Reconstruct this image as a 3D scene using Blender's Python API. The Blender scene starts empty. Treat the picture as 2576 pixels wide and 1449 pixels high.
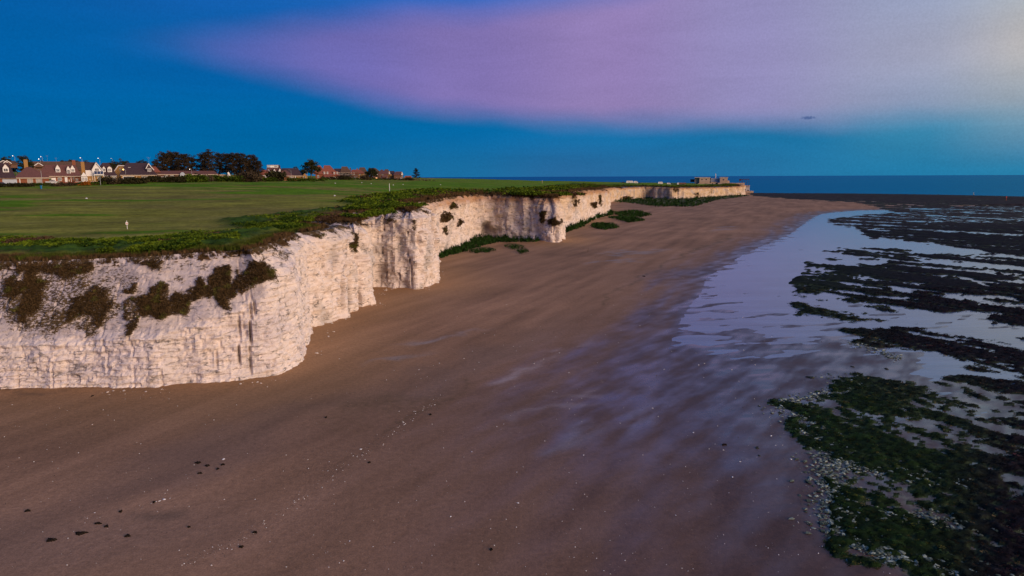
import bpy, math, random
import numpy as np
from mathutils import Matrix, Vector

random.seed(7)
RNG = np.random.default_rng(11)
S = bpy.context.scene
COL = S.collection
R = math.radians

# ------------------------------------------------------------------ camera
F, H = 1717.0, 25.0                      # focal length in 2576-wide pixels, height of the drone above the sand
PITCH = math.atan((724.5 - 444.0) / F)
ROLL = -R(0.22)
cam = bpy.data.objects.new("camera", bpy.data.cameras.new("camera"))
COL.objects.link(cam)
cam.data.sensor_width = 36.0
cam.data.lens = 36.0 * F / 2576.0
cam.data.clip_start = 0.5
cam.data.clip_end = 60000
CM = Matrix.Rotation(math.pi / 2 - PITCH, 4, 'X') @ Matrix.Rotation(ROLL, 4, 'Z')
cam.matrix_world = Matrix.Translation((0, 0, H)) @ CM
S.camera = cam
M3 = np.array(CM.to_3x3())

# ------------------------------------------------------------------ view
S.view_settings.view_transform = 'Standard'
S.view_settings.look = 'None'
S.view_settings.exposure = 0.0
S.view_settings.gamma = 1.0
S.view_settings.use_curve_mapping = False
S.cycles.max_bounces = 5
S.cycles.diffuse_bounces = 3


def lin(c):
    return tuple(((v / 255.0) / 12.92 if v / 255.0 <= 0.04045 else ((v / 255.0 + 0.055) / 1.055) ** 2.4) for v in c[:3])


# ------------------------------------------------------------------ sky (dusk: belt of light over the earth's shadow)
W = bpy.data.worlds.new("World")
S.world = W
W.use_nodes = True
NT = W.node_tree
NT.nodes.clear()


def wn(t, **k):
    n = NT.nodes.new(t)
    for a, b in k.items():
        setattr(n, a, b)
    return n


def wl(a, b):
    NT.links.new(a, b)


def wmath(op, a, b=None, c=None, clamp=False):
    n = wn('ShaderNodeMath', operation=op, use_clamp=clamp)
    for i, v in enumerate((a, b, c)):
        if v is None:
            continue
        if isinstance(v, (int, float)):
            n.inputs[i].default_value = v
        else:
            wl(v, n.inputs[i])
    return n.outputs[0]


def wramp(fac, stops, interp='EASE', color=True):
    """stops: [(azimuth in degrees, colour or value)]"""
    n = wn('ShaderNodeValToRGB')
    n.color_ramp.interpolation = interp
    e = n.color_ramp.elements
    stops = sorted(stops, key=lambda s: s[0])
    while len(e) < len(stops):
        e.new(0.5)
    for i, (az, v) in enumerate(stops):
        e[i].position = (az + 180.0) / 360.0
        e[i].color = (*(lin(v)), 1) if color else (v, v, v, 1)
    wl(fac, n.inputs[0])
    return n.outputs[0]


def wmix(f, a, b):
    n = wn('ShaderNodeMix', data_type='RGBA')
    wl(f, n.inputs[0])
    wl(a, n.inputs[6])
    wl(b, n.inputs[7])
    return n.outputs[2]


tc = wn('ShaderNodeTexCoord')
sep = wn('ShaderNodeSeparateXYZ')
wl(tc.outputs['Generated'], sep.inputs[0])
el = wmath('MULTIPLY', wmath('ARCSINE', sep.outputs[2]), 180 / math.pi)
az = wmath('MULTIPLY', wmath('ARCTAN2', sep.outputs[0], sep.outputs[1]), 180 / math.pi)
t = wmath('DIVIDE', wmath('ADD', az, 180.0), 360.0)
L, RR = (8, 70, 130), (200, 178, 160)
ROWS = [
    (0.0, [(-180, (60, 95, 140)), (-100, (0, 76, 134)), (-37, (2, 100, 156)), (-20, (2, 104, 160)), (-5, (26, 110, 162)), (5, (40, 104, 156)), (15, (38, 110, 160)), (30, (34, 120, 164)), (37, (40, 126, 168)), (90, (150, 150, 150)), (135, (205, 165, 130)), (180, (60, 95, 140))]),
    (4.0, [(-180, (60, 100, 150)), (-100, (0, 78, 140)), (-37, (0, 98, 162)), (-20, (0, 101, 163)), (-5, (4, 104, 165)), (10, (20, 112, 168)), (22, (26, 116, 166)), (30, (56, 134, 172)), (37, (110, 150, 174)), (90, (190, 172, 160)), (135, (230, 190, 150)), (180, (60, 100, 150))]),
    (8.5, [(-180, (70, 105, 165)), (-100, (0, 72, 145)), (-37, (2, 95, 164)), (-20, (6, 96, 168)), (-5, (24, 98, 174)), (10, (50, 104, 180)), (22, (110, 140, 190)), (30, (150, 165, 188)), (37, (184, 180, 174)), (90, (205, 190, 180)), (135, (232, 205, 175)), (180, (70, 105, 165))]),
    (14.0, [(-180, (60, 100, 165)), (-100, (0, 66, 140)), (-37, (8, 88, 160)), (-20, (22, 96, 178)), (-5, (48, 102, 188)), (10, (88, 118, 194)), (22, (110, 148, 200)), (30, (124, 166, 206)), (37, (150, 184, 204)), (90, (180, 190, 200)), (135, (200, 195, 190)), (180, (60, 100, 165))]),
    (35.0, [(-180, (40, 80, 150)), (-100, (5, 60, 130)), (-37, (10, 72, 145)), (10, (50, 105, 180)), (37, (90, 140, 190)), (90, (120, 150, 190)), (135, (130, 150, 180)), (180, (40, 80, 150))]),
    (80.0, [(-180, (40, 85, 155)), (180, (40, 85, 155))]),
]
cur = wramp(t, ROWS[0][1])
for (e0, _), (e1, st) in zip(ROWS[:-1], ROWS[1:]):
    mr = wn('ShaderNodeMapRange', interpolation_type='SMOOTHSTEP' if e0 < 30 else 'LINEAR')
    mr.inputs[1].default_value = e0
    mr.inputs[2].default_value = e1
    wl(el, mr.inputs[0])
    cur = wmix(mr.outputs[0], cur, wramp(t, st))
# the pink belt: a wedge that opens to the right; its lower and upper edge given as elevation / 40
lowr = wramp(t, [(-180, 0.25), (-60, 0.26), (-30, 0.222), (-25, 0.212), (-21.1, 0.190), (-16.8, 0.167), (-12.3, 0.143), (-6, 0.117), (0.4, 0.103), (6.9, 0.095), (13.2, 0.088), (25, 0.082), (36, 0.088), (90, 0.07), (180, 0.25)], 'LINEAR', False)
upr = wramp(t, [(-180, 0.27), (-60, 0.26), (-30, 0.226), (-23.6, 0.265), (-18, 0.295), (-12, 0.320), (-6, 0.335), (0.5, 0.345), (10, 0.37), (22, 0.42), (36, 0.5), (90, 0.5), (180, 0.27)], 'LINEAR', False)
amp = wramp(t, [(-180, 0), (-34, 0), (-28, 0.38), (-22, 0.66), (-14, 0.80), (-6, 0.86), (0, 0.88), (14, 0.88), (24, 0.8), (37, 0.45), (80, 0.05), (180, 0)], 'LINEAR', False)
nz = wn('ShaderNodeTexNoise')
nz.inputs['Scale'].default_value = 5.0
nz.inputs['Detail'].default_value = 4.0
mpg = wn('ShaderNodeMapping')
mpg.inputs['Scale'].default_value = (1, 1, 3.5)
wl(tc.outputs['Generated'], mpg.inputs[0])
wl(mpg.outputs[0], nz.inputs['Vector'])
eln = wmath('ADD', el, wmath('MULTIPLY', wmath('SUBTRACT', nz.outputs[0], 0.5), 1.7))


def wss(x, a, b):
    mr = wn('ShaderNodeMapRange', interpolation_type='SMOOTHSTEP')
    mr.inputs[1].default_value = a
    mr.inputs[2].default_value = b
    wl(x, mr.inputs[0])
    return mr.outputs[0]


mlow = wss(wmath('SUBTRACT', eln, wmath('MULTIPLY', lowr, 40.0)), -0.7, 2.0)
mup = wss(wmath('SUBTRACT', wmath('MULTIPLY', upr, 40.0), eln), -0.8, 2.2)
mask = wmath('MULTIPLY', wmath('MULTIPLY', mlow, mup), amp)
pink = wramp(t, [(-180, (90, 100, 170)), (-30, (70, 92, 172)), (-22, (98, 102, 180)), (-14, (122, 110, 182)), (-4, (138, 118, 180)), (8, (154, 130, 182)), (18, (154, 142, 188)), (28, (160, 158, 186)), (38, (178, 176, 180)), (135, (220, 190, 170)), (180, (90, 100, 170))])
cur = wmix(mask, cur, pink)
# fine sensor-like shimmer of high thin haze
gn = wn('ShaderNodeTexNoise')
gn.inputs['Scale'].default_value = 420.0
gn.inputs['Detail'].default_value = 2.0
wl(tc.outputs['Generated'], gn.inputs['Vector'])
# one small dark cloud low on the right
dx = wmath('DIVIDE', wmath('SUBTRACT', az, 22.95), 0.55)
dy = wmath('DIVIDE', wmath('SUBTRACT', el, 4.27), 0.12)
rr = wmath('ADD', wmath('ADD', wmath('MULTIPLY', dx, dx), wmath('MULTIPLY', dy, dy)), wmath('MULTIPLY', wmath('SUBTRACT', gn.outputs[0], 0.5), 2.2))
cm = wmath('MULTIPLY', wmath('SUBTRACT', 1.0, wss(rr, -0.2, 1.5)), 0.6)
dk = wn('ShaderNodeRGB')
dk.outputs[0].default_value = (*lin((30, 70, 130)), 1)
cur = wmix(cm, cur, dk.outputs[0])
mps = wn('ShaderNodeMapping')
mps.inputs['Scale'].default_value = (1.2, 1.2, 9.0)
mps.inputs['Rotation'].default_value = (R(4), R(-3), 0)
wl(tc.outputs['Generated'], mps.inputs[0])
ns = wn('ShaderNodeTexNoise')
ns.inputs['Scale'].default_value = 2.6
ns.inputs['Detail'].default_value = 7.0
ns.inputs['Roughness'].default_value = 0.6
ns.inputs['Distortion'].default_value = 0.6
wl(mps.outputs[0], ns.inputs['Vector'])
gm = wmath('ADD', wmath('ADD', wmath('MULTIPLY', gn.outputs[0], 0.24), 0.88), wmath('MULTIPLY', wmath('SUBTRACT', ns.outputs[0], 0.5), 0.36))
vm = wn('ShaderNodeVectorMath', operation='SCALE')
wl(cur, vm.inputs[0])
wl(gm, vm.inputs['Scale'])
bg = wn('ShaderNodeBackground')
bg.inputs[1].default_value = 1.0
wl(vm.outputs[0], bg.inputs[0])
wo = wn('ShaderNodeOutputWorld')
wl(bg.outputs[0], wo.inputs[0])

# ------------------------------------------------------------------ sun (afterglow behind the camera, to the right)
sl = bpy.data.lights.new("sun", 'SUN')
sl.energy = 3.1
sl.angle = R(38)
sl.color = (1.0, 0.71, 0.50)
sun = bpy.data.objects.new("sun", sl)
COL.objects.link(sun)
saz, sel = R(128), R(17)
sd_ = Vector((math.sin(saz) * math.cos(sel), math.cos(saz) * math.cos(sel), math.sin(sel)))
sun.rotation_euler = sd_.to_track_quat('Z', 'Y').to_euler()
sun.location = (60, -60, 80)


# ------------------------------------------------------------------ projection helpers (tracing the photograph onto the terrain)
def ray(x, y):
    return M3 @ np.array([(x - 1288) / F, -(y - 724.5) / F, -1.0])


def un(x, y, z=0.0):
    d = ray(x, y)
    k = (z - H) / d[2]
    return d[0] * k, d[1] * k


def at_depth(x, y, Y):
    """world point on the ray of pixel (x, y) at distance Y along the view's ground axis"""
    d = ray(x, y)
    k = Y / d[1]
    return Vector((d[0] * k, Y, H + d[2] * k))


def proj(P):
    v = (P - np.array([0, 0, H])) @ M3
    w = np.where(np.abs(v[:, 2]) < 1e-3, -1e-3, -v[:, 2])
    return 1288 + F * v[:, 0] / w, 724.5 - F * v[:, 1] / w


# ------------------------------------------------------------------ noise
PERM = np.random.default_rng(5).permutation(256)
PERM = np.concatenate([PERM, PERM])
G2 = np.stack([np.cos(np.arange(256) * 2.399963), np.sin(np.arange(256) * 2.399963)], 1)


def pn(x, y, seed=0):
    x = np.asarray(x, float) + seed * 17.31
    y = np.asarray(y, float) + seed * 9.77
    xi = np.floor(x).astype(np.int64)
    yi = np.floor(y).astype(np.int64)
    xf = x - xi
    yf = y - yi
    u = xf * xf * xf * (xf * (xf * 6 - 15) + 10)
    v = yf * yf * yf * (yf * (yf * 6 - 15) + 10)

    def g(ix, iy, fx, fy):
        h = PERM[(PERM[ix & 255] + iy) & 255]
        gg = G2[h]
        return gg[..., 0] * fx + gg[..., 1] * fy
    a = g(xi, yi, xf, yf)
    b = g(xi + 1, yi, xf - 1, yf)
    c = g(xi, yi + 1, xf, yf - 1)
    d = g(xi + 1, yi + 1, xf - 1, yf - 1)
    return ((a + (b - a) * u) + ((c + (d - c) * u) - (a + (b - a) * u)) * v) * 1.5


def fbm(x, y, o=4, seed=0):
    s = 0
    a = 1.0
    f = 1.0
    for i in range(o):
        s = s + a * pn(x * f, y * f, seed + i * 3)
        a *= 0.5
        f *= 2.03
    return s


def cell(x, y, seed=0):
    """random value per square cell"""
    xi = np.floor(x).astype(np.int64) + seed * 31
    yi = np.floor(y).astype(np.int64) + seed * 57
    return PERM[(PERM[xi & 255] + yi) & 255] / 255.0


def ss(a, b, x):
    k = np.clip((x - a) / (b - a), 0, 1)
    return k * k * (3 - 2 * k)


def inpoly(px, py, poly):
    r = np.zeros(px.shape, bool)
    n = len(poly)
    for i in range(n):
        x0, y0 = poly[i]
        x1, y1 = poly[(i + 1) % n]
        if y0 == y1:
            continue
        c = ((y0 > py) != (y1 > py)) & (px < (x1 - x0) * (py - y0) / (y1 - y0) + x0)
        r ^= c
    return r


def dist_line(px, py, line):
    """unsigned distance to a polyline"""
    best = np.full(px.shape, 1e18)
    for (x0, y0), (x1, y1) in zip(line[:-1], line[1:]):
        dx_, dy_ = x1 - x0, y1 - y0
        l2 = dx_ * dx_ + dy_ * dy_ + 1e-12
        k = np.clip(((px - x0) * dx_ + (py - y0) * dy_) / l2, 0, 1)
        d = (px - x0 - k * dx_) ** 2 + (py - y0 - k * dy_) ** 2
        np.minimum(best, d, out=best)
    return np.sqrt(best)


# ------------------------------------------------------------------ mesh + object helpers
def np_mesh(name, V, Fc, mats, smooth=True, attrs=None, mi=None):
    V = np.asarray(V, np.float32)
    Fc = np.asarray(Fc, np.int32)
    me = bpy.data.meshes.new(name)
    n = len(Fc)
    k = Fc.shape[1]
    me.vertices.add(len(V))
    me.vertices.foreach_set('co', V.ravel())
    me.loops.add(n * k)
    me.loops.foreach_set('vertex_index', Fc.ravel())
    me.polygons.add(n)
    me.polygons.foreach_set('loop_start', np.arange(0, n * k, k, dtype=np.int32))
    me.polygons.foreach_set('loop_total', np.full(n, k, np.int32))
    me.polygons.foreach_set('use_smooth', np.full(n, smooth, bool))
    if not isinstance(mats, (list, tuple)):
        mats = [mats]
    for m in mats:
        me.materials.append(m)
    if mi is not None:
        me.polygons.foreach_set('material_index', np.asarray(mi, np.int32))
    for an, av in (attrs or {}).items():
        av = np.asarray(av, np.float32)
        if av.ndim == 1:
            a = me.attributes.new(an, 'FLOAT', 'POINT')
            a.data.foreach_set('value', av)
        else:
            a = me.attributes.new(an, 'FLOAT_COLOR', 'POINT')
            if av.shape[1] == 3:
                av = np.concatenate([av, np.ones((len(av), 1), np.float32)], 1)
            a.data.foreach_set('color', av.ravel())
    me.update()
    me.validate()
    return me


def link(name, me, parent=None, loc=None):
    o = bpy.data.objects.new(name, me)
    COL.objects.link(o)
    if parent is not None:
        o.parent = parent
    if loc is not None:
        o.location = loc
    return o


def tag(o, label=None, cat=None, group=None, kind=None):
    for k, v in (('label', label), ('category', cat), ('group', group), ('kind', kind)):
        if v:
            o[k] = v
    return o


def thing(name, label, cat, loc, rz=0.0, group=None):
    o = bpy.data.objects.new(name, None)
    COL.objects.link(o)
    o.location = loc
    o.rotation_euler = (0, 0, rz)
    o.empty_display_size = 0.3
    return tag(o, label, cat, group)


class MB:
    """collects polygons"""

    def __init__(s):
        s.v = []
        s.f = []

    def box(s, x0, x1, y0, y1, z0, z1):
        b = len(s.v)
        s.v += [(x0, y0, z0), (x1, y0, z0), (x1, y1, z0), (x0, y1, z0), (x0, y0, z1), (x1, y0, z1), (x1, y1, z1), (x0, y1, z1)]
        s.f += [tuple(b + i for i in q) for q in ((3, 2, 1, 0), (4, 5, 6, 7), (0, 1, 5, 4), (1, 2, 6, 5), (2, 3, 7, 6), (3, 0, 4, 7))]
        return s

    def poly_prism(s, pts, y0, y1):
        """outline in x,z extruded along y"""
        b = len(s.v)
        n = len(pts)
        s.v += [(x, y0, z) for x, z in pts] + [(x, y1, z) for x, z in pts]
        s.f.append(tuple(b + i for i in range(n)))
        s.f.append(tuple(b + n + i for i in reversed(range(n))))
        for i in range(n):
            j = (i + 1) % n
            s.f.append((b + i, b + n + i, b + n + j, b + j))
        return s

    def raw(s, vs, fs):
        b = len(s.v)
        s.v += list(vs)
        s.f += [tuple(b + i for i in q) for q in fs]
        return s

    def tube(s, pts, rad, n=7, cap=True):
        b = len(s.v)
        m = len(pts)
        for i, p in enumerate(pts):
            p = Vector(p)
            d = (Vector(pts[min(i + 1, m - 1)]) - Vector(pts[max(i - 1, 0)])).normalized()
            a = d.orthogonal().normalized()
            c = d.cross(a)
            r = rad[i] if isinstance(rad, (list, tuple)) else rad
            for k in range(n):
                q = 2 * math.pi * k / n
                s.v.append(tuple(p + a * (r * math.cos(q)) + c * (r * math.sin(q))))
        for i in range(m - 1):
            for k in range(n):
                k2 = (k + 1) % n
                s.f.append((b + i * n + k, b + i * n + k2, b + (i + 1) * n + k2, b + (i + 1) * n + k))
        if cap:
            s.f.append(tuple(b + k for k in reversed(range(n))))
            s.f.append(tuple(b + (m - 1) * n + k for k in range(n)))
        return s

    def mesh(s, name, mat, smooth=False):
        me = bpy.data.meshes.new(name)
        me.from_pydata([tuple(v) for v in s.v], [], s.f)
        me.materials.append(mat)
        if smooth:
            me.polygons.foreach_set('use_smooth', [True] * len(me.polygons))
        me.update()
        return me

    def obj(s, name, mat, parent=None, smooth=False, loc=None):
        return link(name, s.mesh(name, mat, smooth), parent, loc)


# ------------------------------------------------------------------ materials
MATS = {}


def pmat(name, col, rough=0.85, var=0.18, scale=3.0, bump=0.0, spec=0.3, metal=0.0, attr=None, coord='Object', emit=None, emit_s=0.0, backface=False):
    m = bpy.data.materials.new(name)
    m.use_nodes = True
    nt = m.node_tree
    b = nt.nodes['Principled BSDF']
    b.inputs['Roughness'].default_value = rough
    b.inputs['Specular IOR Level'].default_value = spec
    b.inputs['Metallic'].default_value = metal
    tcn = nt.nodes.new('ShaderNodeTexCoord')
    n = nt.nodes.new('ShaderNodeTexNoise')
    n.inputs['Scale'].default_value = scale
    n.inputs['Detail'].default_value = 6
    n.inputs['Roughness'].default_value = 0.65
    nt.links.new(tcn.outputs[coord], n.inputs['Vector'])
    mr = nt.nodes.new('ShaderNodeMapRange')
    mr.inputs[1].default_value = 0.3
    mr.inputs[2].default_value = 0.7
    mr.inputs[3].default_value = 1 - var
    mr.inputs[4].default_value = 1 + var
    nt.links.new(n.outputs[0], mr.inputs[0])
    sc = nt.nodes.new('ShaderNodeVectorMath')
    sc.operation = 'SCALE'
    if attr:
        a = nt.nodes.new('ShaderNodeAttribute')
        a.attribute_name = attr
        nt.links.new(a.outputs['Color'], sc.inputs[0])
    else:
        sc.inputs[0].default_value = col
    nt.links.new(mr.outputs[0], sc.inputs['Scale'])
    nt.links.new(sc.outputs[0], b.inputs['Base Color'])
    if bump:
        bp = nt.nodes.new('ShaderNodeBump')
        bp.inputs['Strength'].default_value = bump
        bp.inputs['Distance'].default_value = 0.1
        nt.links.new(n.outputs[0], bp.inputs['Height'])
        nt.links.new(bp.outputs[0], b.inputs['Normal'])
    if emit:
        b.inputs['Emission Color'].default_value = (*emit, 1)
        b.inputs['Emission Strength'].default_value = emit_s
    MATS[name] = m
    return m


# ================================================================== THE COAST LINE
# ('p', x, y base, y top, setback, break) traced points; ('w', X, Y, ztop, setback, break) hidden turns
CO = [
    ('w', -150, 84, 14.2, 7.5, 0.42), ('w', -95, 80.5, 14.6, 7.5, 0.42),
    ('p', 0, 984, 658, 7.2, 0.42), ('p', 120, 980, 655, 7.2, 0.42), ('p', 250, 976, 656, 7, 0.42), ('p', 400, 973, 645, 7, 0.45),
    ('p', 520, 966, 640, 6.6, 0.5), ('p', 600, 958, 634, 6, 0.58), ('p', 660, 952, 628, 5, 0.62), ('p', 700, 945, 620, 4.2, 0.7), ('p', 735, 921, 607, 3.6, 0.8),
    ('p', 752, 905, 598, 3.2, 0.85), ('p', 778, 866, 588, 2.8, 0.9), ('p', 784, 822, 585, 2.6, 0.9), ('p', 812, 812, 578, 2.2, 0.9),
    ('p', 840, 800, 572, 2.2, 0.9), ('p', 861, 774, 568, 2.2, 0.9), ('w', -39.5, 135, 16.6, 2.2, 0.9), ('p', 868, 771, 566, 2.2, 0.9),
    ('p', 900, 773, 560, 2.4, 0.9), ('p', 927, 765, 552, 2.2, 0.9), ('w', -29.5, 140, 17.0, 2.2, 0.9), ('w', -37, 149, 17.0, 2.2, 0.9),
    ('p', 945, 724, 550, 2.4, 0.9), ('p', 1005, 724, 535, 3, 0.9), ('p', 1045, 728, 526, 3, 0.9), ('p', 1068, 722, 520, 3, 0.9),
    ('w', -18.6, 158, 17.8, 3, 0.9), ('w', -21, 172, 18.0, 2.5, 0.9), ('w', -27, 188, 18.0, 2.0, 0.9), ('p', 1062, 661, 507, 2, 0.9),
    ('p', 1100, 645, 500, 1.6, 0.92), ('p', 1150, 622, 492, 1.3, 0.94), ('p', 1190, 605, 489, 1.2, 0.94), ('p', 1215, 602, 488, 1.2, 0.94),
    ('p', 1242, 602, 488, 1.2, 0.94), ('p', 1300, 605, 489, 1.2, 0.94), ('p', 1350, 607, 490, 1.5, 0.94), ('p', 1368, 609, 493, 2.5, 0.9),
    ('p', 1385, 612, 500, 6, 0.5), ('p', 1409, 611, 490, 4, 0.6), ('w', 18.9, 266, 17.8, 3, 0.7), ('w', 14, 288, 17.8, 2, 0.9),
    ('w', 18, 315, 17.7, 2, 0.9), ('p', 1440, 572, 480, 2, 0.92), ('p', 1475, 556, 477, 2, 0.92), ('p', 1519, 539, 475, 3, 0.9),
    ('w', 63, 468, 16.6, 2, 0.9), ('w', 60, 500, 16.4, 2, 0.9), ('w', 72, 580, 15.5, 2, 0.9), ('p', 1532, 508, 474, 2, 0.92),
    ('p', 1570, 501, 472, 2, 0.92), ('p', 1620, 499, 471.5, 2, 0.92), ('p', 1700, 501, 471.5, 2, 0.92), ('p', 1742, 499, 471, 2, 0.92),
    ('p', 1800, 494, 470, 2, 0.92), ('p', 1862, 491, 468.5, 2, 0.92), ('w', 308, 925, 14, 3, 0.9), ('w', 300, 960, 14, 4, 0.9),
]
BX = []
for c in CO:
    if c[0] == 'p':
        X, Y = un(c[1], c[2], 1.0)
        dd = ray(c[1], c[3])
        zt = H + dd[2] / dd[1] * (Y + c[4] * 0.6)
        BX.append((X, Y, zt, c[4], c[5]))
    else:
        BX.append(c[1:6])
BX = np.array(BX, float)


def resample(P, step):
    """P: n x k rows whose first two columns are x, y; distance-dependent step"""
    out = []
    for a, b in zip(P[:-1], P[1:]):
        ln = math.hypot(b[0] - a[0], b[1] - a[1])
        st = step * max(60.0, 0.5 * (abs(a[1]) + abs(b[1])))
        n = max(1, int(ln / st))
        for i in range(n):
            out.append(a + (b - a) * (i / n))
    out.append(P[-1])
    return np.array(out)


def smooth_rows(P, it, w=0.5):
    P = P.copy()
    for _ in range(it):
        P[1:-1] = P[1:-1] * (1 - w) + w * 0.5 * (P[:-2] + P[2:])
    return P


CL = smooth_rows(resample(BX, 0.0030), 6)
NC = len(CL)
tg = np.gradient(CL[:, :2], axis=0)
tgs = smooth_rows(tg, 60)
tgs /= np.linalg.norm(tgs, axis=1)[:, None] + 1e-9
NOR = np.stack([tgs[:, 1], -tgs[:, 0]], 1)            # outward, to the sea
arc = np.concatenate([[0], np.cumsum(np.linalg.norm(np.diff(CL[:, :2], axis=0), axis=1))])
TOP = CL[:, :2] - NOR * CL[:, 3:4]                     # cliff edge

# plateau height: thin plate through the cliff edge and inland points
ctl = [(p[0], p[1], p[2]) for p in [(TOP[i, 0], TOP[i, 1], CL[i, 2]) for i in range(0, NC, max(1, NC // 34))]]
ctl += [(-36, 122, 16.4), (-75, 125, 16.2), (-120, 130, 16.6), (-60, 180, 18.6), (-110, 190, 19.2), (-190, 200, 19.6), (-150, 262, 22.6), (-200, 268, 22.7), (-260, 268, 22.8), (-100, 262, 22.4),
        (-40, 300, 20.6), (-150, 350, 23.3), (-110, 360, 23.0), (-70, 420, 22.9), (-110, 460, 24.1), (-60, 560, 23.6), (-95, 640, 24.2), (0, 480, 20.2), (0, 800, 20.2), (60, 650, 18.6),
        (80, 800, 18.2), (141, 830, 16.2), (200, 900, 15.0), (250, 900, 13.9), (300, 950, 13.5), (-260, 430, 27), (-350, 450, 28), (-500, 600, 31), (-900, 1000, 34), (-1500, 1500, 38), (-300, 800, 28), (-1500, 60, 26), (-250, 120, 16.8), (-400, 100, 18)]
ctl = np.array(ctl)


def tps(r2):
    return r2 * np.log(r2 + 1e-9) * 0.5


_n = len(ctl)
_c = ctl[:, :2] / 100.0
_K = tps(((_c[:, None] - _c[None]) ** 2).sum(-1)) + np.eye(_n) * 0.02
_P = np.concatenate([np.ones((_n, 1)), _c], 1)
_A = np.block([[_K, _P], [_P.T, np.zeros((3, 3))]])
_w = np.linalg.solve(_A, np.concatenate([ctl[:, 2], np.zeros(3)]))


def ztop(x, y):
    x = np.atleast_1d(np.asarray(x, float)) / 100.0
    y = np.atleast_1d(np.asarray(y, float)) / 100.0
    o = _w[_n] + _w[_n + 1] * x + _w[_n + 2] * y
    for i in range(_n):
        o = o + _w[i] * tps((x - _c[i, 0]) ** 2 + (y - _c[i, 1]) ** 2)
    return np.clip(o, 10, 40)


CL[:, 2] = ztop(TOP[:, 0], TOP[:, 1]) - 0.3


def zt1(x, y):
    return float(ztop(x, y)[0])


# ------------------------------------------------------------------ shore line (landward edge of the standing water)
SH = [un(*p, 0.0) for p in [(2350, 520), (2230, 528), (2150, 530), (2080, 536), (2060, 540), (2030, 556), (1985, 590), (1930, 612), (1870, 640), (1835, 662), (1775, 700), (1765, 735), (1720, 790), (1690, 850), (1660, 930), (1640, 1010), (1660, 1100), (1760, 1200), (1850, 1320), (1900, 1449), (1950, 1700)]]
SHP = [(3000, SH[0][1] * 1.6), (SH[0][0] * 3, SH[0][1] * 1.25)] + SH + [(SH[-1][0], -100), (3000, -100)]


def beach_z(x, y):
    d = dist_line(x, y, SH)
    sea = inpoly(x, y, SHP)
    dl = np.where(sea, 0, d)
    ds = np.where(sea, d, 0)
    trend = np.interp(y, [0, 62, 80, 110, 150, 400, 900], [0.11, 0.10, 0.045, -0.022, -0.055, -0.075, -0.1])
    sn = fbm((x * 0.94 + y * 0.3) / 9.0, (y * 0.94 - x * 0.3) / 3.0, 4, 104)
    zsea = trend + 0.06 * sn
    zland = 1.15 * (1 - np.exp(-dl / 38.0)) + 0.05 * fbm(x / 18.0, y / 30.0, 3, 4) * ss(2, 25, dl)
    z = np.where(sea, zsea * ss(-1, 9, ds), zland + 0.01)
    z = z + 0.022 * sn * np.exp(-((dl + ds) / 9.0) ** 2) + 0.07 * (1 - ss(66, 108, y))
    eY = np.interp(x / np.maximum(y, 1), [-1, 0.33, 0.5, 0.62, 0.75, 1.2], [960, 960, 905, 835, 750, 640])
    z = z - 1.5 * ss(0.98, 1.06, y / eY) - 0.11 * ss(0.585, 0.66, x / np.maximum(y, 1)) * ss(120, 90, y)
    return z, d, sea


# ------------------------------------------------------------------ materials for the land
def attr_node(nt, name):
    a = nt.nodes.new('ShaderNodeAttribute')
    a.attribute_name = name
    return a


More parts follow.
